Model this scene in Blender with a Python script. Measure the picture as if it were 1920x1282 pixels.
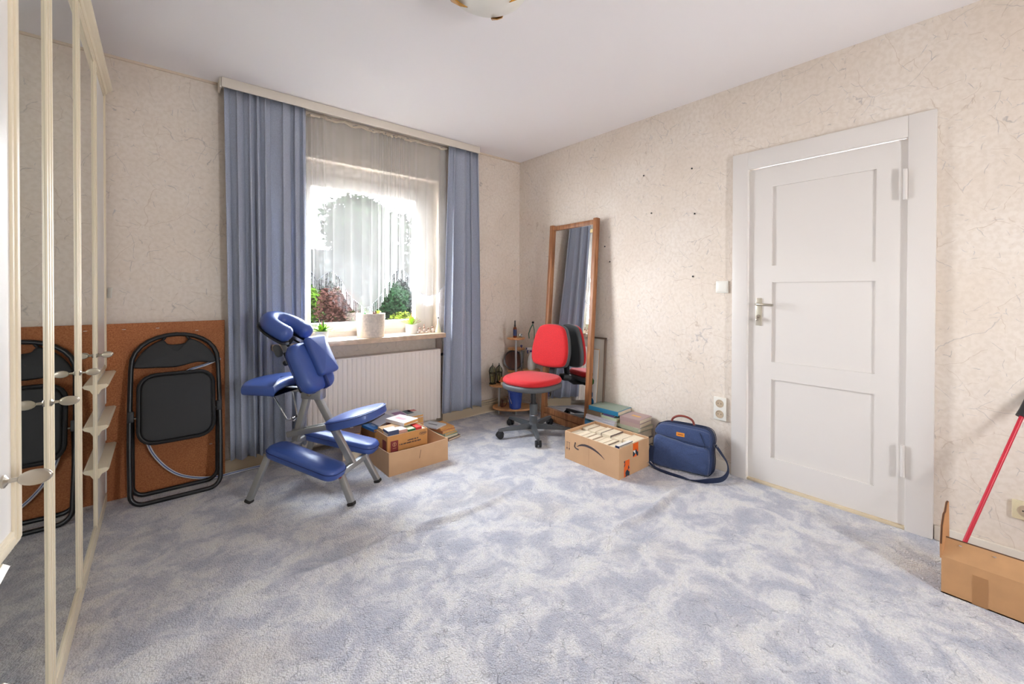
import bpy, bmesh, math, random
from mathutils import Vector, Matrix, Euler
PI = math.pi
random.seed(7)
scn = bpy.context.scene
for o in list(bpy.data.objects): bpy.data.objects.remove(o)
COL = scn.collection

# ---------------------------------------------------------------- camera
F_PX, YAW, PITCH, ROLL, PY = 783.24, 0.6994, 0.0079, 0.0024, 550.97
CAM = Vector((-2.9255, -3.3572, 1.2188))
Fv = Vector((math.sin(YAW)*math.cos(PITCH), math.cos(YAW)*math.cos(PITCH), -math.sin(PITCH)))
Rv = Vector((math.cos(YAW), -math.sin(YAW), 0)); Uv = Rv.cross(Fv)
R2 = math.cos(ROLL)*Rv+math.sin(ROLL)*Uv; U2 = -math.sin(ROLL)*Rv+math.cos(ROLL)*Uv
cd = bpy.data.cameras.new('camera'); cam = bpy.data.objects.new('camera', cd); COL.objects.link(cam)
cam.matrix_world = Matrix(((R2.x, U2.x, -Fv.x, CAM.x), (R2.y, U2.y, -Fv.y, CAM.y), (R2.z, U2.z, -Fv.z, CAM.z), (0, 0, 0, 1)))
cd.sensor_width = 36; cd.lens = F_PX/1920*36; cd.shift_y = (PY-641)/1920; cd.clip_start = 0.02
scn.camera = cam

# ---------------------------------------------------------------- world, sun, portals, exposure
w = bpy.data.worlds.new('sky'); scn.world = w; w.use_nodes = True
nt = w.node_tree; nt.nodes.clear()
out = nt.nodes.new('ShaderNodeOutputWorld'); bg = nt.nodes.new('ShaderNodeBackground')
tc = nt.nodes.new('ShaderNodeTexCoord'); sx = nt.nodes.new('ShaderNodeSeparateXYZ'); cr = nt.nodes.new('ShaderNodeValToRGB')
cr.color_ramp.elements[0].position = 0.0; cr.color_ramp.elements[0].color = (0.92, 0.955, 1.0, 1)
cr.color_ramp.elements[1].position = 0.8; cr.color_ramp.elements[1].color = (0.78, 0.88, 1.0, 1)
nt.links.new(tc.outputs['Generated'], sx.inputs[0]); nt.links.new(sx.outputs['Z'], cr.inputs[0])
nt.links.new(cr.outputs[0], bg.inputs['Color']); bg.inputs['Strength'].default_value = 27.0
nt.links.new(bg.outputs[0], out.inputs[0])
sd = bpy.data.lights.new('sun', 'SUN'); sd.energy = 25; sd.angle = math.radians(3); sd.color = (1, .96, .88)
so = bpy.data.objects.new('sun', sd); COL.objects.link(so)
so.rotation_euler = Vector((-.62, .10, -.75)).to_track_quat('-Z', 'Y').to_euler()
def portal(loc, rot, sx_, sy_):
    l = bpy.data.lights.new('window_portal', 'AREA'); l.shape = 'RECTANGLE'; l.size = sx_; l.size_y = sy_
    l.cycles.is_portal = True
    o = bpy.data.objects.new('window_portal', l); COL.objects.link(o); o.location = loc; o.rotation_euler = rot
portal((-1.59, .26, 1.52), (-PI/2, 0, 0), 1.26, 1.42)
portal((-1.4, -4.78, 1.3), (PI/2, 0, 0), .42, 1.0)  # portal for the added fill window behind the camera
scn.view_settings.view_transform = 'Standard'; scn.view_settings.look = 'None'
scn.view_settings.exposure = 1.0; scn.view_settings.gamma = 1; scn.view_settings.use_curve_mapping = False

# ---------------------------------------------------------------- materials
def lin(c): return tuple((x/255/12.92 if x/255 <= .04045 else ((x/255+.055)/1.055)**2.4) for x in c)
MC = {}
def mat(name, rgb, rough=.6, metal=0, noise=0, nscale=20, bump=0, bscale=200, spec=.5, alpha=None, trans=0, sheen=0):
    if name in MC: return MC[name]
    m = bpy.data.materials.new(name); m.use_nodes = True; MC[name] = m
    n = m.node_tree; b = n.nodes['Principled BSDF']; c = lin(rgb)
    b.inputs['Base Color'].default_value = (*c, 1); b.inputs['Roughness'].default_value = rough
    b.inputs['Metallic'].default_value = metal; b.inputs['Specular IOR Level'].default_value = spec
    if 'foliage' in name: b.inputs['Specular IOR Level'].default_value = 0
    if trans: b.inputs['Transmission Weight'].default_value = trans
    if sheen: b.inputs['Sheen Weight'].default_value = sheen
    geo = n.nodes.new('ShaderNodeTexCoord')
    if noise:
        t = n.nodes.new('ShaderNodeTexNoise'); t.inputs['Scale'].default_value = nscale; t.inputs['Detail'].default_value = 6
        n.links.new(geo.outputs['Object'], t.inputs['Vector'])
        r = n.nodes.new('ShaderNodeValToRGB')
        r.color_ramp.elements[0].position = .3; r.color_ramp.elements[1].position = .7
        r.color_ramp.elements[0].color = (*[x*(1-noise) for x in c], 1); r.color_ramp.elements[1].color = (*[min(1, x*(1+noise)) for x in c], 1)
        n.links.new(t.outputs['Fac'], r.inputs[0]); n.links.new(r.outputs[0], b.inputs['Base Color'])
    if bump:
        t = n.nodes.new('ShaderNodeTexNoise'); t.inputs['Scale'].default_value = bscale; t.inputs['Detail'].default_value = 3
        n.links.new(geo.outputs['Object'], t.inputs['Vector'])
        bp = n.nodes.new('ShaderNodeBump'); bp.inputs['Strength'].default_value = bump; bp.inputs['Distance'].default_value = .002
        n.links.new(t.outputs['Fac'], bp.inputs['Height']); n.links.new(bp.outputs[0], b.inputs['Normal'])
    return m
def nodes(m):
    n = m.node_tree
    def N(t, **k):
        x = n.nodes.new('ShaderNode'+t)
        for a, v in k.items():
            if a in x.inputs: x.inputs[a].default_value = v
            else: setattr(x, a, v)
        return x
    return n, N, n.nodes['Principled BSDF']
def math_node(N, n, op, a, b=None, clamp=False):
    x = N('Math', operation=op); x.use_clamp = clamp
    for i, v in enumerate((a, b)):
        if v is None: continue
        if isinstance(v, (int, float)): x.inputs[i].default_value = v
        else: n.links.new(v, x.inputs[i])
    return x.outputs[0]
def ramp(N, n, src, stops):
    r = N('ValToRGB'); e = r.color_ramp.elements
    while len(e) < len(stops): e.new(.5)
    for i, (p, c) in enumerate(stops): e[i].position = p; e[i].color = (*c, 1)
    n.links.new(src, r.inputs[0]); return r.outputs[0]
def mix(N, n, f, a, b):
    x = N('Mix', data_type='RGBA')
    for s, v in ((x.inputs[0], f), (x.inputs[6], a), (x.inputs[7], b)):
        if isinstance(v, (int, float)): s.default_value = v
        elif isinstance(v, tuple): s.default_value = (*v, 1)
        else: n.links.new(v, s)
    return x.outputs[2]

def wallpaper():
    m = mat('cream_veined_wallpaper', (232, 216, 196), .75)
    n, N, b = nodes(m)
    g = N('NewGeometry')
    nz = N('TexNoise', Scale=2.2, Detail=5.0); n.links.new(g.outputs['Position'], nz.inputs['Vector'])
    base = ramp(N, n, nz.outputs['Fac'], [(.3, lin((233, 218, 202))), (.7, lin((242, 231, 219)))])
    # fine mottling
    n2 = N('TexNoise', Scale=45.0, Detail=6.0); n.links.new(g.outputs['Position'], n2.inputs['Vector'])
    base = mix(N, n, ramp(N, n, n2.outputs['Fac'], [(.42, (0, 0, 0)), (.6, (.35, .35, .35))]), base, lin((219, 203, 184)))
    # warped coordinates for the veins
    wn = N('TexNoise', Scale=5.0, Detail=4.0); n.links.new(g.outputs['Position'], wn.inputs['Vector'])
    sub = N('VectorMath', operation='SUBTRACT'); n.links.new(wn.outputs['Color'], sub.inputs[0]); sub.inputs[1].default_value = (.5, .5, .5)
    sc = N('VectorMath', operation='SCALE'); n.links.new(sub.outputs[0], sc.inputs[0]); sc.inputs['Scale'].default_value = .10
    ad = N('VectorMath', operation='ADD'); n.links.new(g.outputs['Position'], ad.inputs[0]); n.links.new(sc.outputs[0], ad.inputs[1])
    col = base
    for scale, width, th, colr, seed, st in ((6.5, .011, .555, (138, 132, 132), 0, .5), (9.5, .013, .56, (156, 156, 164), 3.3, .5), (4.4, .006, .47, (186, 160, 134), 7.7, .5), (3.3, .0045, .50, (150, 142, 142), 12.1, .5)):
        of = N('VectorMath', operation='ADD'); n.links.new(ad.outputs[0], of.inputs[0]); of.inputs[1].default_value = (seed, seed*2, seed)
        v = N('TexVoronoi', feature='DISTANCE_TO_EDGE', Scale=scale); n.links.new(of.outputs[0], v.inputs['Vector'])
        mn = N('TexNoise', Scale=scale*2.6, Detail=4.0); n.links.new(of.outputs[0], mn.inputs['Vector'])
        line = ramp(N, n, v.outputs['Distance'], [(0, (1, 1, 1)), (width, (0, 0, 0))])
        mask = ramp(N, n, mn.outputs['Fac'], [(th, (0, 0, 0)), (th+.06, (st, st, st))])
        f = math_node(N, n, 'MULTIPLY', line, mask)
        col = mix(N, n, f, col, lin(colr))
    n.links.new(col, b.inputs['Base Color'])
    bp = N('Bump', Strength=.25, Distance=.002); n.links.new(n2.outputs['Fac'], bp.inputs['Height']); n.links.new(bp.outputs[0], b.inputs['Normal'])
    return m
def carpet():
    m = mat('mottled_grey_blue_carpet', (190, 188, 200), .95, sheen=.2)
    n, N, b = nodes(m); g = N('NewGeometry')
    a = N('TexNoise', Scale=6.2, Detail=6.0, Roughness=.66, Distortion=.5); n.links.new(g.outputs['Position'], a.inputs['Vector'])
    base = ramp(N, n, a.outputs['Fac'], [(.36, lin((194, 195, 206))), (.46, lin((210, 208, 215))), (.54, lin((234, 231, 232))), (.64, lin((244, 240, 236)))])
    wm = N('TexNoise', Scale=1.9, Detail=3.0); n.links.new(g.outputs['Position'], wm.inputs['Vector'])
    base = mix(N, n, ramp(N, n, wm.outputs['Fac'], [(.55, (0, 0, 0)), (.72, (.4, .4, .4))]), base, lin((232, 218, 200)))
    fine = N('TexVoronoi', Scale=170.0); n.links.new(g.outputs['Position'], fine.inputs['Vector'])
    fr = ramp(N, n, fine.outputs['Distance'], [(.25, (1, 1, 1)), (.85, (.45, .44, .47))])
    mx = N('Mix', data_type='RGBA', blend_type='MULTIPLY'); mx.inputs[0].default_value = .32
    n.links.new(base, mx.inputs[6]); n.links.new(fr, mx.inputs[7])
    cr_ = N('TexVoronoi', feature='DISTANCE_TO_EDGE', Scale=13.0)
    wn = N('TexNoise', Scale=14.0, Detail=4.0); n.links.new(g.outputs['Position'], wn.inputs['Vector'])
    sc = N('VectorMath', operation='SCALE'); n.links.new(wn.outputs['Color'], sc.inputs[0]); sc.inputs['Scale'].default_value = .14
    ad = N('VectorMath', operation='ADD'); n.links.new(g.outputs['Position'], ad.inputs[0]); n.links.new(sc.outputs[0], ad.inputs[1])
    n.links.new(ad.outputs[0], cr_.inputs['Vector'])
    mk = N('TexNoise', Scale=22.0, Detail=2.0); n.links.new(g.outputs['Position'], mk.inputs['Vector'])
    line = ramp(N, n, cr_.outputs['Distance'], [(0, (1, 1, 1)), (.035, (0, 0, 0))])
    mask = ramp(N, n, mk.outputs['Fac'], [(.5, (0, 0, 0)), (.6, (1, 1, 1))])
    crack = math_node(N, n, 'MULTIPLY', line, mask)
    n.links.new(mx.outputs[2], b.inputs['Base Color'])
    clump = N('TexNoise', Scale=60.0, Detail=3.0); n.links.new(g.outputs['Position'], clump.inputs['Vector'])
    h = math_node(N, n, 'MULTIPLY', fine.outputs['Distance'], -.8)
    h = math_node(N, n, 'ADD', h, math_node(N, n, 'MULTIPLY', clump.outputs['Fac'], 1.3))
    h = math_node(N, n, 'SUBTRACT', h, math_node(N, n, 'MULTIPLY', crack, .8))
    bp = N('Bump', Strength=1.0, Distance=.006); n.links.new(h, bp.inputs['Height']); n.links.new(bp.outputs[0], b.inputs['Normal'])
    return m
def wood(name, c1, c2, axis='Z', rough=.45, scale=14):
    m = mat(name, c1, rough); n, N, b = nodes(m); t = N('TexCoord'); mp = N('Mapping')
    s = {'X': (.08, 1, 1), 'Y': (1, .08, 1), 'Z': (1, 1, .08)}[axis]; mp.inputs['Scale'].default_value = s
    n.links.new(t.outputs['Object'], mp.inputs[0]); z = N('TexNoise', Scale=float(scale*3), Detail=5.0, Distortion=.6); n.links.new(mp.outputs[0], z.inputs['Vector'])
    n.links.new(ramp(N, n, z.outputs['Fac'], [(.35, lin(c1)), (.65, lin(c2))]), b.inputs['Base Color']); return m
def cloth_mat(name, rgb, d=.25, transl=0, sheen=.3):
    m = mat(name, rgb, .8, sheen=sheen); n, N, b = nodes(m); t = N('TexCoord'); c = lin(rgb)
    mp = N('Mapping'); mp.inputs['Scale'].default_value = (1, 1, .6); n.links.new(t.outputs['Object'], mp.inputs[0])
    z = N('TexNoise', Scale=260.0, Detail=4.0); n.links.new(mp.outputs[0], z.inputs['Vector'])
    n.links.new(ramp(N, n, z.outputs['Fac'], [(.38, tuple(x*(1-d) for x in c)), (.62, tuple(min(1, x*(1+d)) for x in c))]), b.inputs['Base Color'])
    bp = N('Bump', Strength=.3, Distance=.001); n.links.new(z.outputs['Fac'], bp.inputs['Height']); n.links.new(bp.outputs[0], b.inputs['Normal'])
    if transl:
        tr = N('BsdfTranslucent'); tr.inputs[0].default_value = (*c, 1); ms = N('MixShader'); ms.inputs[0].default_value = transl
        o = [x for x in n.nodes if x.type == 'OUTPUT_MATERIAL'][0]
        n.links.new(b.outputs[0], ms.inputs[1]); n.links.new(tr.outputs[0], ms.inputs[2]); n.links.new(ms.outputs[0], o.inputs[0])
    return m
def sheer_mat():
    m = mat('sheer_white_voile', (250, 248, 244), .9); n, N, b = nodes(m)
    o = [x for x in n.nodes if x.type == 'OUTPUT_MATERIAL'][0]
    tp = N('BsdfTransparent'); tr = N('BsdfTranslucent'); tr.inputs[0].default_value = (.12, .116, .11, 1)
    df = N('BsdfDiffuse'); df.inputs[0].default_value = (.95, .93, .9, 1)
    a = N('MixShader'); a.inputs[0].default_value = .55; n.links.new(tr.outputs[0], a.inputs[1]); n.links.new(df.outputs[0], a.inputs[2])
    lw = N('LayerWeight', Blend=.25)
    f = math_node(N, n, 'ADD', math_node(N, n, 'MULTIPLY', lw.outputs['Facing'], .45), .40, True)
    c = N('MixShader'); n.links.new(f, c.inputs[0]); n.links.new(tp.outputs[0], c.inputs[1]); n.links.new(a.outputs[0], c.inputs[2])
    n.links.new(c.outputs[0], o.inputs[0]); return m
def glass_mat(name, tint=(1, 1, 1), refl=.06):
    m = mat(name, (255, 255, 255), .05); n, N, b = nodes(m); o = [x for x in n.nodes if x.type == 'OUTPUT_MATERIAL'][0]
    tp = N('BsdfTransparent'); tp.inputs[0].default_value = (*tint, 1); gl = N('BsdfGlossy'); gl.inputs['Roughness'].default_value = .02
    c = N('MixShader'); c.inputs[0].default_value = refl; n.links.new(tp.outputs[0], c.inputs[1]); n.links.new(gl.outputs[0], c.inputs[2]); n.links.new(c.outputs[0], o.inputs[0]); return m
def hardboard():
    m = mat('brown_hardboard', (170, 104, 62), .7); n, N, b = nodes(m); t = N('NewGeometry')
    z = N('TexNoise', Scale=160.0, Detail=6.0); n.links.new(t.outputs['Position'], z.inputs['Vector'])
    y = N('TexNoise', Scale=3.0, Detail=4.0); n.links.new(t.outputs['Position'], y.inputs['Vector'])
    c = ramp(N, n, z.outputs['Fac'], [(.35, lin((160, 92, 48))), (.65, lin((196, 126, 76)))])
    c = mix(N, n, ramp(N, n, y.outputs['Fac'], [(.4, (0, 0, 0)), (.7, (.5, .5, .5))]), c, lin((150, 86, 46)))
    n.links.new(c, b.inputs['Base Color']); return m
def tape_mat():
    m = mat('orange_printed_tape', (240, 110, 30), .4); n, N, b = nodes(m); t = N('TexCoord')
    v = N('TexVoronoi', Scale=38.0); n.links.new(t.outputs['Object'], v.inputs['Vector'])
    sp = N('SeparateColor'); n.links.new(v.outputs['Color'], sp.inputs[0])
    r = N('ValToRGB'); r.color_ramp.interpolation = 'CONSTANT'; e = r.color_ramp.elements
    e.new(.5); e.new(.75)
    for i, (p, c) in enumerate(((0, (242, 104, 22)), (.5, (28, 52, 68)), (.68, (242, 104, 22)), (.88, (240, 236, 228)))): e[i].position = p; e[i].color = (*lin(c), 1)
    n.links.new(sp.outputs[0], r.inputs[0]); n.links.new(r.outputs[0], b.inputs['Base Color']); return m

M_WALL = wallpaper(); M_CARPET = carpet(); M_HARD = hardboard(); M_SHEER = sheer_mat()
M_CEIL = mat('white_ceiling_paint', (250, 245, 244), .9)
M_WHITE = mat('white_gloss_paint', (232, 225, 218), .4)
M_PLAST = mat('white_plastic', (240, 236, 226), .35)
M_YELLOWED = mat('yellowed_plastic', (226, 212, 176), .4)
M_CREAM = mat('cream_wardrobe_lacquer', (240, 226, 198), .35)
M_CREAMD = mat('beige_wardrobe_edge', (222, 200, 164), .4)
M_WHT2 = mat('white_wardrobe_panel', (240, 236, 230), .3)
M_MIRROR = mat('mirror_glass', (205, 210, 204), .015, 1.0)
M_MIRROR2 = mat('clear_mirror_glass', (232, 234, 234), .01, 1.0)
M_NICKEL = mat('brushed_nickel', (190, 182, 168), .3, 1.0)
M_BRASS = mat('polished_brass', (214, 160, 74), .22, 1.0)
M_ALU = mat('grey_aluminium_tube', (176, 176, 174), .42, .7)
M_CHROME = mat('chrome', (220, 220, 222), .12, 1.0)
M_BLUEL = mat('blue_vinyl', (62, 88, 158), .34, noise=.06, nscale=6, bump=.12, bscale=500, spec=.6)
M_BLUESEAM = mat('dark_blue_seam', (34, 52, 112), .5)
M_BLACKV = mat('black_vinyl', (26, 26, 28), .55, bump=.2, bscale=600)
M_BLACKT = mat('black_enamel_tube', (26, 26, 28), .32)
M_BLACKP = mat('black_plastic', (34, 34, 36), .5)
M_GREYP = mat('dark_grey_plastic', (88, 90, 92), .5)
M_RED = cloth_mat('red_upholstery', (208, 26, 32), .12, sheen=.15)
M_CURT = cloth_mat('blue_grey_curtain_fabric', (190, 196, 212), .12, transl=.24)
M_WOODM = wood('walnut_frame', (134, 84, 50), (178, 120, 76))
M_BEECH = wood('beech_shelf', (196, 138, 88), (222, 168, 116), 'X')
M_CARD = mat('brown_cardboard', (206, 164, 124), .85, noise=.06, nscale=8)
M_CARDI = mat('pale_cardboard_inside', (214, 178, 140), .85)
M_CARDY = mat('ochre_cardboard', (214, 152, 88), .8, noise=.05)
M_CARDE = mat('cut_cardboard_edge', (238, 206, 170), .9)
M_CARDR = mat('tan_cardboard', (196, 148, 102), .8, noise=.05)
M_TAPEC = mat('clear_brown_tape', (176, 128, 84), .25)
M_TAPEO = tape_mat()
M_INK = mat('dark_print', (72, 60, 62), .6)
M_MAROON = mat('maroon_print', (142, 54, 54), .6)
M_NAVY = cloth_mat('navy_canvas', (54, 72, 114), .16)
M_NAVYD = mat('dark_navy_webbing', (30, 42, 72), .7)
M_LEATH = mat('red_brown_leather', (140, 62, 50), .4)
M_ORLAB = mat('orange_label', (236, 150, 50), .5)
M_MARBLE = mat('brown_marble', (206, 180, 154), .25, noise=.18, nscale=22)
M_RAD = mat('cream_radiator_enamel', (242, 232, 222), .35)
M_PIPE = mat('beige_pipe_paint', (196, 176, 148), .5)
M_POTW = mat('white_ceramic', (244, 242, 236), .3)
M_POTS = mat('mottled_stone_pot', (214, 202, 188), .8, noise=.14, nscale=60, bump=.4, bscale=120)
M_SOIL = mat('potting_soil', (64, 44, 32), .95)
M_LEAF1 = mat('fresh_green_leaf', (160, 200, 60), .5, noise=.3, nscale=30)
M_LEAF2 = mat('deep_green_leaf', (54, 118, 52), .5, noise=.3, nscale=30)
M_LEAF3 = mat('pinkish_leaf_tip', (176, 132, 96), .5, noise=.3, nscale=40)
M_PAGE = mat('cream_paper', (240, 224, 196), .85, noise=.05, nscale=90)
M_PAGEO = mat('yellowed_paper', (222, 170, 104), .85, noise=.08, nscale=90)
M_RUBBER = mat('dark_rubber', (48, 44, 42), .8)
M_REDPL = mat('red_plastic', (206, 36, 58), .35)
M_GLASS = glass_mat('window_glass', refl=.04)
M_FROST = mat('frosted_lamp_glass', (240, 236, 226), .35)
M_BUCKET = mat('cobalt_plastic', (44, 70, 150), .35)
M_BRONZE = mat('dark_bronze', (66, 62, 52), .45, .6)
M_AMBER = mat('amber_glass', (120, 56, 26), .15)
M_DARKW = wood('dark_brown_wood', (70, 34, 22), (104, 54, 34))
M_CLEARG = glass_mat('clear_glass', (.9, .93, .92), .18)
M_GREENW = mat('green_wire', (60, 120, 92), .5)

# ---------------------------------------------------------------- mesh helpers
def frame(o, ex, ey, ez=None):
    ex = Vector(ex).normalized(); ey = Vector(ey).normalized(); ez = Vector(ez).normalized() if ez else ex.cross(ey)
    return Matrix(((ex.x, ey.x, ez.x, o[0]), (ex.y, ey.y, ez.y, o[1]), (ex.z, ey.z, ez.z, o[2]), (0, 0, 0, 1)))
class MB:
    def __init__(s): s.b = bmesh.new()
    def faces(s, vs, fs, M=None):
        v = [s.b.verts.new((M @ Vector(p)) if M else p) for p in vs]
        for f in fs:
            try: s.b.faces.new([v[i] for i in f])
            except ValueError: pass
        return s
    def box(s, lo, hi, M=None, bev=0):
        if bev:
            t = bmesh.new(); bmesh.ops.create_cube(t, size=1)
            for v in t.verts: v.co = Vector([lo[i]+(v.co[i]+.5)*(hi[i]-lo[i]) for i in range(3)])
            bmesh.ops.bevel(t, geom=t.edges[:], offset=bev, segments=2, profile=.5, affect='EDGES')
            t.verts.index_update(); s.faces([v.co.copy() for v in t.verts], [[v.index for v in f.verts] for f in t.faces], M); t.free(); return s
        x0, y0, z0 = lo; x1, y1, z1 = hi
        return s.faces([(x0, y0, z0), (x1, y0, z0), (x1, y1, z0), (x0, y1, z0), (x0, y0, z1), (x1, y0, z1), (x1, y1, z1), (x0, y1, z1)],
                       [(3, 2, 1, 0), (4, 5, 6, 7), (0, 1, 5, 4), (1, 2, 6, 5), (2, 3, 7, 6), (3, 0, 4, 7)], M)
    def tube(s, path, r, n=10, M=None, closed=False, sy=1.0, up=None):
        P = [Vector(p) for p in path]; L = len(P); rings = []
        prev = None
        for i in range(L):
            if closed: t = P[(i+1) % L]-P[i-1]
            else: t = P[min(i+1, L-1)]-P[max(i-1, 0)]
            t.normalize()
            if up is not None: a = Vector(up); a = (a-a.dot(t)*t)
            elif prev is None:
                a = Vector((0, 0, 1)) if abs(t.z) < .9 else Vector((1, 0, 0)); a = a-a.dot(t)*t
            else: a = prev-prev.dot(t)*t
            a.normalize(); prev = a; c = t.cross(a)
            rr = r[i] if isinstance(r, (list, tuple)) else r
            rings.append([P[i]+(math.cos(2*PI*k/n)*a+math.sin(2*PI*k/n)*c*sy)*rr for k in range(n)])
        vs = [p for g in rings for p in g]; fs = []
        for i in range(L if closed else L-1):
            j = (i+1) % L
            for k in range(n): fs.append((i*n+k, i*n+(k+1) % n, j*n+(k+1) % n, j*n+k))
        if not closed: fs.append(tuple(reversed(range(n)))); fs.append(tuple((L-1)*n+k for k in range(n)))
        return s.faces(vs, fs, M)
    def bar(s, a, b, w, h, up=(0, 0, 1)):       # rectangular tube from a to b
        a = Vector(a); b = Vector(b); t = (b-a).normalized(); u = Vector(up); u = (u-u.dot(t)*t).normalized(); c = t.cross(u)
        L = (b-a).length; M = frame(a, t, c, u)
        return s.box((0, -w/2, -h/2), (L, w/2, h/2), M, bev=min(w, h)*.18)
    def lathe(s, prof, n=24, M=None, cap=True):
        vs = []; fs = []
        for r, z in prof: vs += [(r*math.cos(2*PI*k/n), r*math.sin(2*PI*k/n), z) for k in range(n)]
        for i in range(len(prof)-1):
            for k in range(n): fs.append((i*n+k, i*n+(k+1) % n, (i+1)*n+(k+1) % n, (i+1)*n+k))
        if cap:
            fs.append(tuple(reversed(range(n)))); fs.append(tuple((len(prof)-1)*n+k for k in range(n)))
        return s.faces(vs, fs, M)
    def prism(s, pts, z0, z1, M=None):
        n = len(pts); vs = [(x, y, z0) for x, y in pts]+[(x, y, z1) for x, y in pts]
        return s.faces(vs, [tuple(reversed(range(n))), tuple(range(n, 2*n))]+[(i, (i+1) % n, n+(i+1) % n, n+i) for i in range(n)], M)
    def pad(s, pts, t, r, crown=0, M=None, k=4, bot=True):
        n = len(pts); P = [Vector(p) for p in pts]
        ar = sum(P[i].x*P[(i+1) % n].y-P[(i+1) % n].x*P[i].y for i in range(n))
        if ar < 0: P.reverse()
        nr = []
        for i in range(n):
            d = (P[(i+1) % n]-P[i-1]).normalized(); nr.append(Vector((-d.y, d.x)))
        def ring(off, z, sc=1.0):
            c = sum(P, Vector((0, 0)))/n
            return [((P[i]+nr[i]*off-c)*sc+c).to_tuple()+(z,) for i in range(n)]
        R = []
        rb = r if bot else .001
        for j in range(k+1):
            a = j/k*PI/2; R.append(ring(rb*(1-math.sin(a)), rb*(1-math.cos(a))))
        for j in range(k+1):
            a = j/k*PI/2; R.append(ring(r*(1-math.cos(a)), t-r+r*math.sin(a)))
        for sc in (.9, .75, .55, .3, .1): R.append(ring(r, t+crown*(1-sc*sc), sc))
        vs = [p for g in R for p in g]; fs = [tuple(reversed(range(n)))]
        for i in range(len(R)-1):
            for q in range(n): fs.append((i*n+q, i*n+(q+1) % n, (i+1)*n+(q+1) % n, (i+1)*n+q))
        fs.append(tuple((len(R)-1)*n+q for q in range(n)))
        return s.faces(vs, fs, M)
    def ball(s, c, r, M=None, n=12, sz=1):
        prof = [(max(r*math.sin(a*PI/8), 1e-4), -r*sz*math.cos(a*PI/8)) for a in range(9)]
        T = Matrix.Translation(Vector(c)); return s.lathe(prof, n, (M @ T) if M else T)
    def done(s, name, m, parent=None, smooth=True, angle=40):
        bmesh.ops.recalc_face_normals(s.b, faces=s.b.faces[:])
        me = bpy.data.meshes.new(name); s.b.to_mesh(me); s.b.free()
        for mm in (m if isinstance(m, (list, tuple)) else [m]): me.materials.append(mm)
        if smooth:
            me.shade_smooth()
            try: me.set_sharp_from_angle(angle=math.radians(angle))
            except Exception: pass
        o = bpy.data.objects.new(name, me); COL.objects.link(o)
        if parent:
            o.parent = parent
            o.matrix_parent_inverse = Matrix.Identity(4)
        return o
def thing(name, label, cat, loc=(0, 0, 0), rot=(0, 0, 0), group=None):
    o = bpy.data.objects.new(name, None); COL.objects.link(o); o.location = loc; o.rotation_euler = rot; o.empty_display_size = .05
    return tag(o, label, cat, group)
def tag(o, label, cat, group=None):
    o['label'] = label; o['category'] = cat
    if group: o['group'] = group
    return o
def W(o, *pts):
    return [Vector(p)-o.location for p in pts]
def loc_shift(o): return Matrix.Translation(-o.location)      # world -> unrotated thing frame
def struct(o): o['kind'] = 'structure'; return o
def rrect(x0, y0, x1, y1, r, k=5):
    pts = []
    for cx, cy, a0 in ((x1-r, y1-r, 0), (x0+r, y1-r, 90), (x0+r, y0+r, 180), (x1-r, y0+r, 270)):
        for j in range(k+1):
            a = math.radians(a0+90*j/k); pts.append((cx+r*math.cos(a), cy+r*math.sin(a)))
    return pts
def dense(pts, d=.02):
    out_ = []
    for i in range(len(pts)):
        a = Vector(pts[i]); b = Vector(pts[(i+1) % len(pts)]); n = max(1, int((b-a).length/d))
        for j in range(n): out_.append(tuple(a.lerp(b, j/n)))
    return out_
def smooth_path(pts, sub=8, closed=False):
    P = [Vector(p) for p in pts]; L = len(P); res = []
    rng = range(L if closed else L-1)
    for i in rng:
        p0 = P[(i-1) % L] if closed or i > 0 else P[i]; p1 = P[i]; p2 = P[(i+1) % L]; p3 = P[(i+2) % L] if closed or i+2 < L else P[i+1]
        for j in range(sub):
            t = j/sub; res.append(.5*((2*p1)+(-p0+p2)*t+(2*p0-5*p1+4*p2-p3)*t*t+(-p0+3*p1-3*p2+p3)*t**3))
    if not closed: res.append(P[-1])
    return res

# ================================================================ SETTING
H = 2.575; XL = -3.78; YN = -4.72
# floor: carpet with two raised wrinkles
def ridge(x, y):
    z = 0
    for (xa, xb, yc, sl, amp, wd) in ((-2.75, -1.25, -1.435, .02, .028, .026), (-1.25, -.35, -2.075, .02, .024, .024), (-1.75, -1.15, -2.75, 0, .006, .05)):
        if xa < x < xb:
            e = math.sin(PI*(x-xa)/(xb-xa))**.6; yy = yc+.014*math.sin(x*9)+sl*x*.2
            z = max(z, amp*e*math.exp(-((y-yy)/wd)**2))
    return z
nx, ny = 250, 420
vs = []; fs = []
for j in range(ny+1):
    y = YN+(0-YN)*j/ny
    for i in range(nx+1):
        x = XL+(0-XL)*i/nx; vs.append((x, y, ridge(x, y)))
for j in range(ny):
    for i in range(nx): a = j*(nx+1)+i; fs.append((a, a+1, a+nx+2, a+nx+1))
me = bpy.data.meshes.new('floor'); me.from_pydata(vs, [], fs); me.materials.append(M_CARPET); me.shade_smooth()
fl = bpy.data.objects.new('floor', me); COL.objects.link(fl); struct(fl)
struct(MB().box((XL-.2, YN-.2, H), (.2, .35, H+.15)).done('ceiling', M_CEIL, smooth=False))
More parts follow.
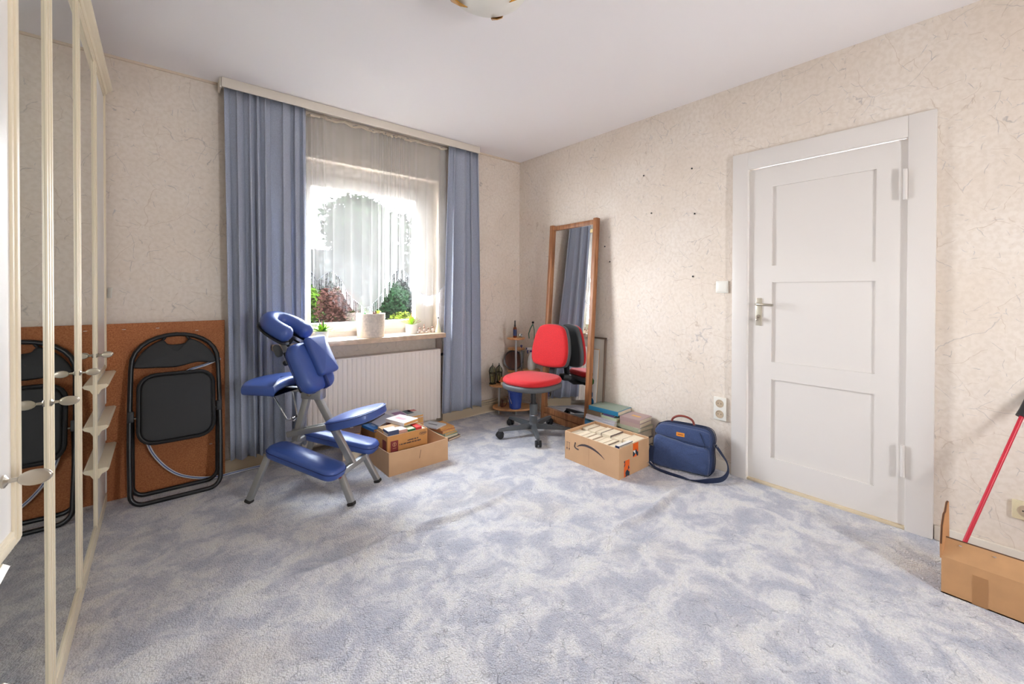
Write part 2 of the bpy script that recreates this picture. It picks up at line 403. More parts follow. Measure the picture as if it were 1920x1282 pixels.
# window wall with opening
WX0, WX1, WZ0, WZ1 = -2.21, -.98, .84, 2.21
NX0, NX1 = -2.36, -.945
b = MB().box((XL, 0, -.1), (NX0, .3, H)).box((NX1, 0, -.1), (0.0, .3, H)).box((NX0, 0, WZ0-.04), (WX0, .3, H)).box((WX1, 0, WZ0-.04), (NX1, .3, H)).box((NX0, .10, -.1), (NX1, .3, WZ0-.04)).box((NX0, .0, -.1), (NX1, .10, .0)).box((WX0, 0, WZ1), (WX1, .3, H))
struct(b.done('wall_back', M_WALL, smooth=False))
DY0, DY1, DZ = -3.025, -2.27, 2.0
b = MB().box((0, DY1, -.1), (.15, .3, H)).box((0, YN-.1, -.1), (.15, DY0, H)).box((0, DY0, DZ), (.15, DY1, H))
struct(b.done('wall_right', M_WALL, smooth=False))
struct(MB().box((XL-.15, YN-.1, -.1), (XL, .3, H)).done('wall_left', M_WALL, smooth=False))
b = MB().box((XL, YN-.2, -.1), (-1.6, YN, H)).box((-1.20, YN-.2, -.1), (0, YN, H)).box((-1.6, YN-.2, -.1), (-1.20, YN, .8)).box((-1.6, YN-.2, 1.78), (-1.20, YN, H))  # opening is for the added fill window
struct(b.done('wall_front', M_WALL, smooth=False))
# fill window, unseen behind the camera, added to let in extra daylight
w2 = struct(bpy.data.objects.new('fill_window', None)); COL.objects.link(w2)
b = MB()
for lo, hi in (((-1.6, YN-.12, .8), (-1.54, YN-.06, 1.78)), ((-1.26, YN-.12, .8), (-1.20, YN-.06, 1.78)), ((-1.54, YN-.12, .8), (-1.26, YN-.06, .86)), ((-1.54, YN-.12, 1.72), (-1.26, YN-.06, 1.78))): b.box(lo, hi)
b.done('window_frame', M_WHITE, w2, smooth=False)
# ceiling cove strips / wall corner edge
struct(MB().box((XL, -.012, H-.014), (0, 0, H)).done('trim_1', mat('pale_paper_edge', (226, 208, 186), .7), smooth=False))
# baseboards
def base_profile(x0, x1): return MB().box((x0, -.02, 0), (x1, -.001, .085)).box((x0, -.026, 0), (x1, -.02, .02))
struct(MB().box((XL, -.02, 0), (NX0, -.0005, .085), bev=.004).box((NX1, -.02, 0), (-.0, -.0005, .085), bev=.004).done('baseboard_back', M_PIPE))
struct(MB().box((-.018, -2.176, 0), (-.0005, -.02, .07), bev=.004).box((-.018, YN, 0), (-.0005, -3.13, .07), bev=.004).done('baseboard_right', mat('cream_baseboard_paint', (226, 214, 198), .5)))
# window 1
w1 = struct(bpy.data.objects.new('window_1', None)); COL.objects.link(w1)
b = MB(); y0, y1 = .10, .17
for a in ((WX0, WZ0, WX0+.09, WZ1), (WX1-.10, WZ0, WX1, WZ1), (WX0+.09, WZ0, WX1-.1, WZ0+.055), (WX0+.09, WZ1-.1, WX1-.1, WZ1)): b.box((a[0], y0, a[1]), (a[2], y1, a[3]), bev=.004)
b.done('window_frame', M_WHITE, w1)
b = MB(); sx0, sx1, sz0, sz1 = WX0+.08, WX1-.09, WZ0+.045, WZ1-.09
for a in ((sx0, sz0, sx0+.085, sz1), (sx1-.10, sz0, sx1, sz1), (sx0+.085, sz0, sx1-.1, sz0+.075), (sx0+.085, sz1-.1, sx1-.1, sz1)): b.box((a[0], y0-.018, a[1]), (a[2], y1-.02, a[3]), bev=.005)
sash = b.done('window_sash', M_WHITE, w1)
MB().box((sx0+.08, .125, sz0+.07), (sx1-.095, .131, sz1-.095)).done('window_glass', M_GLASS, w1, smooth=False)
b = MB().box((sx1-.065, y0-.03, 1.38), (sx1-.035, y0-.018, 1.5), bev=.003).tube([(sx1-.05, y0-.03, 1.47), (sx1-.05, y0-.055, 1.47), (sx1-.05, y0-.06, 1.45), (sx1-.05, y0-.06, 1.34)], .009)
b.done('window_handle', M_WHITE, w1)
b = MB().box((WX0, .001, WZ0-.0405), (WX1, .10, WZ0)).box((NX0+.02, -.125, WZ0-.04), (NX1-.03, .001, WZ0), bev=.004)
b.done('window_sill', M_MARBLE, w1)
MB().box((WX0, .17, WZ0-.05), (WX1, .34, WZ0-.02)).done('outer_sill', M_WHITE, w1, smooth=False)

# door
d1 = struct(bpy.data.objects.new('door_1', None)); COL.objects.link(d1)
b = MB()
for lo, hi in (((-.03, DY1, 0), (-.0005, -2.178, 2.111)), ((-.03, -3.127, 0), (-.0005, DY0, 2.111)), ((-.03, DY0, DZ), (-.0005, DY1, 2.111))): b.box(lo, hi, bev=.003)
b.box((-.026, DY1-.001, 0), (.12, DY1+.0, DZ)).box((-.026, DY0, 0), (.12, DY0+.001, DZ))
b.done('door_frame', M_WHITE, d1)
MB().box((-.02, DY0+.002, 0), (.05, DY1-.002, .014), bev=.002).done('threshold', mat('worn_beige_paint', (222, 204, 172), .5), d1)
X0, X1 = -.006, .034; ly0, ly1 = DY0+.003, DY1-.004
b = MB(); zs = [(.177, .668), (.778, 1.275), (1.38, 1.871)]; py0, py1 = -2.9, -2.405
b.box((X0, ly0, .018), (X1, py0, 1.997)).box((X0, py1, .018), (X1, ly1, 1.997))
for za, zb in ((.018, .177), (.668, .778), (1.275, 1.38), (1.871, 1.997)): b.box((X0, py0, za), (X1, py1, zb))
for za, zb in zs:
    b.box((X0+.012, py0, za), (X1-.01, py1, zb))
b.done('door_leaf', M_WHITE, d1, smooth=False)
b = MB().box((X0-.006, -2.351, 1.0), (X0, -2.316, 1.175), bev=.002)
pl = b.done('handle_plate', mat('pale_champagne_metal', (226, 218, 200), .3, .7), d1)
MB().tube([(X0-.006, -2.333, 1.137), (X0-.045, -2.333, 1.137), (X0-.052, -2.345, 1.137), (X0-.052, -2.43, 1.133)], [.009, .009, .009, .007]).done('door_handle', M_NICKEL, pl)
MB().lathe([(.011, 0), (.011, .006)], 12, frame((X0-.006, -2.333, 1.06), (0, 1, 0), (0, 0, 1), (-1, 0, 0))).box((X0-.03, -2.336, 1.03), (X0-.012, -2.333, 1.055)).ball((X0-.03, -2.335, 1.04), .011, n=8).done('key', M_NICKEL, pl)
for z0, z1 in ((1.685, 1.84), (.276, .437)):
    b = MB().tube([(-.0375, -3.016, z0), (-.0375, -3.016, z1)], .0085, 12).tube([(-.0375, -3.016, (z0+z1)/2-.003), (-.0375, -3.016, (z0+z1)/2+.003)], .0095, 12)
    b.done('hinge', M_WHITE, d1)
# ================================================================ WARDROBE
XF = -3.165
wd = thing('wardrobe', 'long cream wardrobe with three mirrored doors between white doors over drawers', 'wardrobe', (-3.47, -1.39, 0))
T = loc_shift(wd)
yend, ynear = -.035, -2.75
b = MB().box((XL+.02, ynear, .05), (XF-.024, yend, 2.345), T).box((XL+.02, ynear, 0), (XF+.001, yend, .05), T)
b.done('carcass', M_CREAM, wd, smooth=False)
b = MB()
prof = [(XF-.03, 2.338), (XF+.004, 2.338), (XF+.008, 2.345), (XF+.010, 2.352), (XF+.017, 2.356), (XF+.025, 2.362), (XF+.030, 2.370), (XF+.030, 2.378), (XF+.026, 2.381), (XF-.03, 2.381)]
n = len(prof); vv = [(x, yy, z) for yy in (ynear-.03, yend+.028) for x, z in prof]
b.faces(vv, [tuple(range(n)), tuple(range(n, 2*n))]+[(i, (i+1) % n, n+(i+1) % n, n+i) for i in range(n)], T)
b.box((XL+.02, ynear-.03, 2.35), (XF-.03, yend+.028, 2.38), T)
b.done('cornice', M_CREAM, wd, smooth=False)
def knob(parent, y, z, x=XF, T=T):
    Mx = T @ frame((x, y, z), (0, 1, 0), (0, 0, 1), (1, 0, 0))
    b = MB().lathe([(.011, 0), (.011, .003), (.004, .007), (.0035, .018), (.006, .022)], 12, Mx)
    prof = [(math.cos(2*PI*k/20)*.021, math.sin(2*PI*k/20)*.0135) for k in range(20)]
    b.pad(prof, .007, .003, .001, T @ frame((x+.038, y-.0035, z), (1, 0, 0), (0, 0, 1)) @ Matrix.Translation((0, 0, -.0035)), k=3)
    b.done('door_knob', M_NICKEL, parent)
def frame_door(y0, y1, z0, z1, mir, T=T, x=XF, parent=wd):
    b = MB(); wf = .030
    for a in ((y0, z0, y0+wf, z1), (y1-wf, z0, y1, z1), (y0+wf, z0, y1-wf, z0+wf), (y0+wf, z1-wf, y1-wf, z1)):
        b.box((x-.022, a[0], a[1]), (x, a[2], a[3]), T, bev=.003)
        b.box((x-.010, a[0]+.008, a[1]+.008), (x+.0035, a[2]-.008, a[3]-.008), T, bev=.003)
    d = b.done('mirror_door' if mir else 'white_door', M_CREAM, parent)
    MB().box((x-.012, y0+wf-.003, z0+wf-.003), (x-.0045, y1-wf+.003, z1-wf+.003), T).done('mirror_pane' if mir else 'door_panel', M_MIRROR if mir else M_WHT2, d, smooth=False)
    return d
for k, (ya, yb) in enumerate(((-1.048, -.502), (-1.598, -1.052), (-2.148, -1.602))):
    d = frame_door(ya, yb, .052, 2.338, True); knob(d, yb-.016, .9)
d = frame_door(-.498, yend, .765, 2.338, False); knob(d, -.48, .9)
# near white door stands ajar
hx, hy = XF, -2.748; ang = math.atan2(.045, .55)
MA = T @ Matrix.Translation((hx, hy, 0)) @ Matrix.Rotation(-ang, 4, 'Z') @ Matrix.Translation((-hx, -hy, 0))
d = frame_door(-2.748, -2.202, .765, 2.338, False, MA); knob(d, -2.285, .9, T=MA)
for (ya, yb) in ((-.498, yend), (-2.748, -2.262)):
    for za, zb in ((.052, .345), (.352, .555), (.562, .758)):
        b = MB().box((XF-.022, ya, za), (XF-.003, yb, zb), T, bev=.003).box((XF-.01, ya, za+.01), (XF+.001, ya+.03, zb-.03), T, bev=.002).box((XF-.01, yb-.03, za+.01), (XF+.001, yb, zb-.03), T, bev=.002)
        dr = b.done('drawer', M_WHT2, wd)
        b = MB(); prof = [(XF-.003, zb-.052), (XF+.006, zb-.05), (XF+.016, zb-.03), (XF+.036, zb-.02), (XF+.042, zb-.010), (XF+.034, zb-.003), (XF-.003, zb-.003)]
        n = len(prof); vv = [(x, yy, z) for yy in (ya+.004, yb-.004) for x, z in prof]
        b.faces(vv, [tuple(range(n)), tuple(range(n, 2*n))]+[(i, (i+1) % n, n+(i+1) % n, n+i) for i in range(n)], T)
        b.done('ledge_pull', M_CREAM, dr, smooth=False)
# ================================================================ HARDBOARD PANEL
o = MB().box((-.29, -.004, -.51), (.29, .004, .51)).done('hardboard_panel', M_HARD, smooth=False)
o.location = (-2.893, -.0285, .511); o.rotation_euler = (0, math.radians(1.2)*0, 0); tag(o, 'brown hardboard sheet leaning on the wallpaper behind the black folding chair', 'board')
for x, z in ((-3.09, .985), (-2.94, .985), (-2.75, .96), (-2.68, .22)):
    c = MB().box((x-.008, -.0345, z), (x+.008, -.0325, z+.003)).done('staple', M_CHROME, smooth=False); c.parent = o; c.matrix_parent_inverse = Matrix.Translation(-Vector(o.location))

# ================================================================ CURTAINS
rl = thing('curtain_rail', 'cream ceiling curtain pelmet rail above the window', 'curtain rail', (-1.63, -.1, 2.5))
T = loc_shift(rl)
b = MB().box((-2.625, -.135, 2.512), (-.612, -.121, H-.001), T, bev=.004).box((-2.635, -.121, 2.512), (-2.622, -.002, H-.001), T, bev=.004).box((-.615, -.121, 2.512), (-.602, -.002, H-.001), T, bev=.004)
b.done('pelmet', mat('cream_pelmet', (232, 222, 208), .5), rl)
MB().box((-2.62, -.118, 2.54), (-.617, -.02, H-.002), T).done('track', M_WHITE, rl, smooth=False)
def curtain(name, label, x0, x1, xb0, xb1, zt, zb, yc, amp, folds, seed, m):
    random.seed(seed); n = 36*folds; rows = 26
    ph = [random.uniform(-.9, .9) for _ in range(folds+2)]; am = [random.uniform(.55, 1.15) for _ in range(folds+2)]
    vs = []; fs = []
    for j in range(rows+1):
        v = j/rows; z = zt+(zb-zt)*v
        for i in range(n+1):
            u = i/n; k = folds*(u+.035*math.sin(2*PI*u*1.5+seed)*math.sin(PI*u)*2+.02*math.sin(2*PI*u*3)*math.sin(PI*u)*v); k = min(max(k, 0), folds); a = int(k); f = k-a; f = f*f*(3-2*f)
            p = ph[a]*(1-f)+ph[a+1]*f; A = (am[a]*(1-f)+am[a+1]*f)*amp*(.55+.45*min(1, v*2.2))
            s_ = math.sin(2*PI*k+p*1.2+.25*math.sin(v*3+seed)+.12*v*math.sin(a*2.2))
            x = (x0+(x1-x0)*u)*(1-v)+(xb0+(xb1-xb0)*u)*v+.012*math.sin(4*PI*k+p)
            y = yc+A*s_+.3*A*math.sin(4.7*PI*k+seed)*v
            zz = z-(.006*math.sin(k*7+seed) if j == rows else 0)
            vs.append((x, y, zz))
    for j in range(rows):
        for i in range(n): q = j*(n+1)+i; fs.append((q, q+1, q+n+2, q+n+1))
    b = MB().faces(vs, fs); o = b.done(name, m, angle=180)
    md = o.modifiers.new('thick', 'SOLIDIFY'); md.thickness = .002
    return tag(o, label, 'curtain')
curtain('curtain', 'wide blue-grey curtain hanging left of the window behind the massage chair', -2.605, -2.125, -2.575, -2.12, 2.53, .105, -.086, .044, 7, 3, M_CURT)
curtain('curtain', 'narrower blue-grey curtain hanging right of the window', -.925, -.60, -.99, -.56, 2.53, .11, -.082, .040, 4, 12, M_CURT)
# net curtain: scalloped lower edge with a hem line and fringe
hem = [(-2.14, 1.32), (-2.086, 1.375), (-2.03, 1.29), (-1.99, 1.33), (-1.93, 1.37), (-1.87, 1.32), (-1.82, 1.21), (-1.75, 1.14), (-1.68, 1.08), (-1.62, 1.09), (-1.56, 1.16), (-1.50, 1.24), (-1.45, 1.33), (-1.40, 1.39), (-1.34, 1.40), (-1.29, 1.33), (-1.24, 1.24), (-1.16, 1.18), (-1.08, 1.17), (-1.0, 1.2), (-.93, 1.27)]
def hemz(x):
    for (a, za), (c, zc) in zip(hem, hem[1:]):
        if a <= x <= c: return za+(zc-za)*(x-a)/(c-a)
    return hem[0][1] if x < hem[0][0] else hem[-1][1]
random.seed(5); n = 420; rows = 22; X0n, X1n = -2.14, -.93; zt = 2.52; vs = []; fs = []; bottom = []
def netxy(u, v):
    k = u*34; a = .62+.38*math.sin(u*23+1.3)+.3*math.sin(u*61)
    x = X0n+(X1n-X0n)*u+.010*math.sin(2*PI*k*.5+2)*v
    y = -.037+(.005+.014*max(.25, a)*min(1, .25+v*1.3))*math.sin(2*PI*(k*.62+1.2*math.sin(u*11)))
    return x, y
for j in range(rows+1):
    v = j/rows
    for i in range(n+1):
        u = i/n; x, y = netxy(u, v); zb_ = hemz(x); z = zt-(.012*(1+math.sin(u*70))*.5 if j == 0 else 0); z = z+(zb_-z)*v
        vs.append((x, y, z))
        if j == rows: bottom.append(Vector((x, y, z)))
for j in range(rows):
    for i in range(n): q = j*(n+1)+i; fs.append((q, q+1, q+n+2, q+n+1))
net = MB().faces(vs, fs).done('net_curtain', M_SHEER, angle=180)
tag(net, 'sheer white net curtain with zigzag fringed hem across the window', 'net curtain')
MB().tube(bottom[::2], .0022, 4).done('hem_cord', mat('grey_hem_cord', (176, 176, 182), .8), net)
b = MB()
for i in range(0, n, 2):
    p = bottom[i]; L = .085+.01*math.sin(i)
    b.tube([p, p+Vector((.002*math.sin(i), 0, -L))], .0011, 3)
fr = b.done('fringe', mat('white_fringe_thread', (226, 226, 228), .9), net)
b = MB().tube([(p.x, p.y-.002, 2.508+.006*math.sin(p.x*40)) for p in bottom[::4]], .010, 6); b.done('gathering_tape', mat('cream_tape', (214, 200, 180), .9), net)

# ================================================================ RADIATOR + PIPES
rd = thing('radiator', 'cream ribbed panel radiator mounted below the window sill', 'radiator', (-1.63, -.08, .085))
T = loc_shift(rd); rx0, rx1, rz0, rz1 = -2.25, -.99, .065, .685
prof = []; x = rx0
while x < rx1-.02:
    prof += [(x, -.044), (x+.006, -.048), (x+.024, -.048), (x+.029, -.042), (x+.033, -.042)]; x += .0363
prof += [(rx1, -.044)]
vs = [(a, c, z) for z in (rz0, rz1) for a, c in prof]; n = len(prof)
b = MB().faces(vs, [(i, i+1, n+i+1, n+i) for i in range(n-1)], T)
b.box((rx0, -.0395, rz0), (rx1, -.034, rz1), T).box((rx0, .03, rz0), (rx1, .038, rz1), T)
b.done('ribbed_panel', M_RAD, rd, smooth=False)
b = MB().box((rx0-.004, -.052, rz1-.004), (rx1+.004, .04, rz1+.006), T, bev=.003).box((rx1-.004, -.051, rz0), (rx1+.004, .038, rz1-.005), T, bev=.002).box((rx0-.004, -.051, rz0), (rx0+.004, .038, rz1-.005), T, bev=.002)
b.done('casing', M_RAD, rd)
MB().tube([(rx1+.004, -.02, .635), (rx1+.022, -.02, .635), (rx1+.026, -.03, .637), (rx1+.026, -.065, .645)], .012, 10, M=T).done('valve', M_BLACKP, rd)
for xx in (rx0+.2, rx1-.2): MB().box((xx, .039, .6), (xx+.03, .0995, .64), T).done('bracket', M_RAD, rd, smooth=False)
pp = thing('heating_pipe', 'pair of beige heating pipes along the skirting right of the radiator', 'pipe', (-.5, -.04, .12))
T = loc_shift(pp)
MB().tube([(-.93, -.036, .125), (-.03, -.036, .125)], .010, 10, T).done('pipe', M_PIPE, pp)
MB().tube([(-.93, -.034, .100), (-.03, -.034, .100)], .008, 10, T).done('pipe', M_PIPE, pp)
# ================================================================ WALL FITTINGS
sw = thing('light_switch', 'white light switch on the wall left of the door', 'light switch', (-.001, -2.105, 1.247))
MB().box((-.011, -.041, -.041), (0, .041, .041), bev=.004).done('surround', M_PLAST, sw)
MB().box((-.016, -.032, -.032), (-.009, .032, .032), bev=.003).done('rocker', M_PLAST, sw)
def socket(name, label, y, z, n, m):
    s_ = thing(name, label, 'power socket', (-.001, y, z)); hh = .078 if n == 2 else .041
    MB().box((-.016, -.041, -hh), (0, .041, hh), bev=.004).done('surround', m, s_)
    for k in range(n):
        zz = (.036 if k == 0 else -.036) if n == 2 else 0
        Mx = frame((-.016, 0, zz), (0, 1, 0), (0, 0, 1), (-1, 0, 0))
        c = MB().lathe([(.0215, .0006), (.022, .003), (.026, .003), (.027, 0)], 24, Mx, cap=False).lathe([(.0216, .0002), (.0216, .0006)], 24, Mx).done('socket_well', mat('socket_well_beige', (196, 176, 150), .5), s_)
        for dx in (-.0095, .0095): MB().lathe([(.003, .0004), (.003, .0009)], 8, Mx @ Matrix.Translation((dx, 0, 0))).done('pin_hole', M_BLACKP, c)
        for dy in (.016, -.021): MB().box((-.002, dy, .0004), (.002, dy+.005, .0016), Mx).done('earth_clip', M_NICKEL, c)
socket('double_socket', 'white double power socket low on the wall beside the door frame', -2.097, .418, 2, M_PLAST)
socket('single_socket', 'yellowed socket low on the wall behind the red pole at right', -3.415, .252, 1, M_YELLOWED)
screws = [(-1.173, 1.466, 'black screw dot in the wall right of the mirror, highest of the lower three'), (-1.495, 2.129, 'screw dot high on the right wall, topmost left one'), (-1.886, 2.099, 'screw dot high on the right wall, nearest the door frame top'),
          (-1.564, 1.824, 'screw dot in the right wall, middle of the upper rows'), (-1.898, 1.324, 'screw dot in the wall just above and left of the light switch'), (-1.12, 1.60, 'screw dot in the wall near the right post of the mirror'), (-1.908, 1.772, 'faint screw dot in the wall left of the top of the door')]
for y, z, lb in screws:
    o = MB().lathe([(.006, 0), (.006, .004), (.002, .006)], 8, frame((0, 0, 0), (0, 1, 0), (0, 0, 1), (-1, 0, 0))).done('wall_screw', M_BLACKP); o.location = (-.0008, y, z); tag(o, lb, 'screw')
# ceiling lamp
cl = thing('ceiling_lamp', 'frosted glass bowl ceiling lamp with brass clips', 'ceiling lamp', (-1.86, -1.93, H-.001))
MB().lathe([(.19, -.02), (.185, -.055), (.16, -.095), (.115, -.126), (.06, -.144), (.001, -.15)], 40).done('glass_bowl', M_FROST, cl)
MB().lathe([(.09, 0), (.09, -.02), (.03, -.025)], 24).done('ceiling_plate', M_WHITE, cl)
for k in range(4):
    a = math.radians(-8+90*k-42); d = Vector((math.cos(a), math.sin(a), 0)); tn = Vector((-d.y, d.x, 0))
    P = [(.197, -.01), (.196, -.052), (.172, -.096), (.128, -.130), (.095, -.146)]; ww = [.022, .034, .026, .012, .001]
    v = []; f = []
    for (r, z), q in zip(P, ww):
        v += [d*r+tn*q+Vector((0, 0, z)), d*r-tn*q+Vector((0, 0, z)), d*(r-.006)-tn*q+Vector((0, 0, z)), d*(r-.006)+tn*q+Vector((0, 0, z))]
    for i in range(4):
        for e in range(4): f.append((4*i+e, 4*i+(e+1) % 4, 4*i+4+(e+1) % 4, 4*i+4+e))
    MB().faces(v, f).done('clip', M_BRASS, cl)

# ================================================================ MASSAGE CHAIR   local x = forward (towards the head), y = far side
mc = thing('massage_chair', 'blue vinyl kneeling massage chair with grey tube frame beside the curtain', 'massage chair', (-2.175, -.6436, 0), (0, 0, math.atan2(.77745, -.62894)))
# local +x maps to u=(-.629,.777); local +y would be (-.777,-.629) = near side, so far side is -y
def S(s, lat, z): return Vector((s, -lat, z))
b = MB()
def part(b, name, m): return b.done(name, m, mc)
for sg in (-1, 1):
    part(MB().bar(S(.185, .20*sg, .285), S(.294, .232*sg, .012), .030, .034, (1, 0, 0)), 'leg', M_ALU)
    part(MB().bar(S(-.215, .128*sg, .175), S(-.30, .146*sg, .012), .030, .034, (1, 0, 0)), 'leg', M_ALU)
    part(MB().bar(S(.291, .2315*sg, .02), S(.297, .233*sg, .0), .036, .04, (1, 0, 0)), 'rubber_foot', M_RUBBER)
    part(MB().bar(S(-.296, .1455*sg, .02), S(-.302, .147*sg, .0), .036, .04, (1, 0, 0)), 'rubber_foot', M_RUBBER)
part(MB().bar(S(-.218, -.135, .165), S(-.218, .135, .165), .03, .034), 'rear_crossbar', M_ALU)
part(MB().bar(S(.175, -.205, .275), S(.175, .205, .275), .03, .03), 'front_crossbar', M_ALU)
part(MB().box((-.235, .125, .148), (-.20, .155, .185), bev=.004), 'red_joint_plate', mat('dull_red_plastic', (176, 70, 68), .5))
part(MB().box((-.235, -.155, .148), (-.20, -.125, .185), bev=.004), 'grey_joint_plate', M_ALU)
part(MB().bar(S(.085, 0, .585), S(.175, 0, .285), .032, .042, (1, 0, 0)), 'front_tube', M_ALU)
part(MB().bar(S(.045, 0, .60), S(-.218, 0, .165), .032, .042, (1, 0, 0)), 'rear_tube', M_ALU)
part(MB().bar(S(.215, -.022, .325), S(-.10, -.022, .40), .026, .034), 'seat_bar', M_ALU)
part(MB().bar(S(.215, .028, .325), S(-.10, .028, .40), .026, .034), 'seat_bar', M_ALU)
part(MB().box((-.02, -.03, .55), (.12, .03, .625), bev=.012), 'pivot_block', M_ALU)
part(MB().lathe([(.013, 0), (.013, .01), (.006, .014)], 12, frame(S(.055, -.03, .585), (1, 0, 0), (0, 0, 1), (0, 1, 0))), 'pivot_bolt', M_NICKEL)
part(MB().bar(S(.10, 0, .56), S(.262, 0, .90), .03, .036, (1, 0, 0)), 'back_post', M_ALU)
part(MB().bar(S(.06, 0, .605), S(.36, 0, .605), .034, .028), 'armrest_bar', M_ALU)
wb = MB().tube([S(.30, -.06, .60), S(.20, -.045, .43), S(.185, 0, .405), S(.20, .045, .43), S(.25, .06, .60)], .004, 6)
for k in range(4): wb.tube([S(.185+.008*math.cos(a/4*PI), -.02+.012*k, .43+.008*math.sin(a/4*PI)) for a in range(9)], .0025, 5)
part(wb, 'support_wire', M_CHROME)
# seat pad
def oval(a, c, p=2.4, n=36): return [(math.copysign(abs(math.cos(t))**(2/p), math.cos(t))*a, math.copysign(abs(math.sin(t))**(2/p), math.sin(t))*c) for t in [2*PI*i/n for i in range(n)]]
def tilt(s, lat, z, deg, rz=0): return Matrix.Translation(S(s, lat, z)) @ Matrix.Rotation(math.radians(rz), 4, 'Z') @ Matrix.Rotation(math.radians(deg), 4, 'Y')
st = part(MB().pad(oval(.165, .165, 2.5), .055, .016, .012, tilt(-.25, 0, .432, 15)), 'seat_pad', M_BLUEL)
MB().tube([tilt(-.25, 0, .432, 15) @ Vector((x, y, .046)) for x, y in oval(.166, .166, 2.5)], .0028, 5, closed=True).done('piping', M_BLUESEAM, st)
part(MB().box((-.13, -.09, -.012), (.13, .09, .0), tilt(-.25, 0, .432, 15)), 'seat_board', M_BLACKP)
# kneepads
for sg in (-1, 1):
    Mx = tilt(-.02, .172*sg, .212, -11, 6*sg)
    pts = rrect(-.245, -.078, .245, .078, .06)
    kp = part(MB().pad(dense(pts, .03), .065, .024, .010, Mx), 'knee_pad', M_BLUEL)
    MB().tube([Mx @ Vector((x, y, .042)) for x, y in dense(rrect(-.246, -.079, .246, .079, .061), .03)], .0028, 5, closed=True).done('piping', M_BLUESEAM, kp)
# armrest (boomerang: ends swept back towards the seat)
pts = []
for i in range(25):
    t = -1+2*i/24; pts.append((.455-.115*abs(t)**2.0, .24*t))
for i in range(25):
    t = 1-2*i/24; pts.append((.225-.10*abs(t)**1.6+.055*math.exp(-(t/.3)**2)*0, .235*t))
ar = part(MB().pad(dense(pts, .025), .058, .022, .006, Matrix.Translation((0, 0, .612))), 'arm_pad', M_BLUEL)
# chest pad: plane leaning, normal towards the seat side
up = Vector((.44, 0, .898)).normalized(); nrm = Vector((-.898, 0, .44)).normalized(); lat = Vector((0, 1, 0))
Mc = frame(S(.045, 0, .595), lat, up, nrm)
if Mc.to_3x3().determinant() < 0: pass
cp = part(MB().pad(dense(rrect(-.135, -.01, .135, .305, .075), .03), .092, .034, .010, Mc), 'chest_pad', M_BLUEL)
MB().tube([Mc @ Vector((x, y, .03)) for x, y in dense(rrect(-.136, -.011, .136, .306, .076), .03)], .0028, 5, closed=True).done('piping', M_BLUESEAM, cp)
cu = part(MB().pad(dense(rrect(-.125, .065, .045, .315, .022), .025), .055, .02, .010, Mc @ Matrix.Translation((0, 0, .088))), 'chest_cushion', M_BLUEL)
MB().box((-.02, -.012, .05), (.0, .062, .108), Mc, bev=.004).done('strap', M_BLUESEAM, cu)
part(MB().box((-.10, .02, -.014), (.10, .28, 0), Mc), 'chest_board', M_BLACKP)
# face cradle horseshoe
fx = Vector((.894, 0, .447)).normalized(); fn = Vector((-.447, 0, .894)).normalized()
Mf = frame(S(.16, 0, .905), fx, lat, fn)
path = [(0, .085, 0), (.06, .092, 0), (.12, .092, .0), (.17, .075, .0), (.205, .04, 0), (.215, 0, 0), (.205, -.04, 0), (.17, -.075, 0), (.12, -.092, 0), (.06, -.092, 0), (0, -.085, 0)]
sp = smooth_path(path, 5); L = len(sp)
rad = [.05*min(1, (.45+.55*math.sin(min(1, min(i, L-1-i)/3)*PI/2))) for i in range(L)]
hp = MB().tube([Mf @ (p+Vector((0, 0, .04))) for p in sp], rad, 16, up=tuple(fn), sy=.98)
part(hp, 'face_cushion', M_BLUEL)
fb = MB().pad([(p.x, p.y) for p in smooth_path([(0, .13, 0), (.1, .138, 0), (.2, .11, 0), (.262, .05, 0), (.265, -.05, 0), (.2, -.11, 0), (.1, -.138, 0), (0, -.13, 0), (0, -.07, 0), (.09, -.06, 0), (.14, -.03, 0), (.14, .03, 0), (.09, .06, 0), (0, .07, 0)], 3, True)], .01, .003, 0, Mf @ Matrix.Translation((0, 0, -.012)))
part(fb, 'cradle_board', M_BLACKP)
for l in (-.05, .05): part(MB().tube([Mf @ Vector((-.01, l, -.03)), Mf @ Vector((.25, l, -.03))], .006, 8), 'cradle_rail', M_BLACKT)
part(MB().pad(oval(.022, .04), .03, .008, 0, frame(S(.262, -.03, .845), (.44, 0, .9), (-.9, 0, .44), (0, 1, 0)) @ Matrix.Rotation(PI/2, 4, 'Z')), 'clamp_lever', M_GREYP)
part(MB().tube([S(.235, 0, .87), S(.19, 0, .925)], .012, 8), 'cradle_socket', M_BLACKP)
part(MB().lathe([(.016, 0), (.018, .008), (.016, .02), (.008, .024)], 10, frame(S(.225, -.01, .77), (0, 1, 0), (.44, 0, .9), (.9, 0, -.44))), 'post_knob', M_BLACKP)

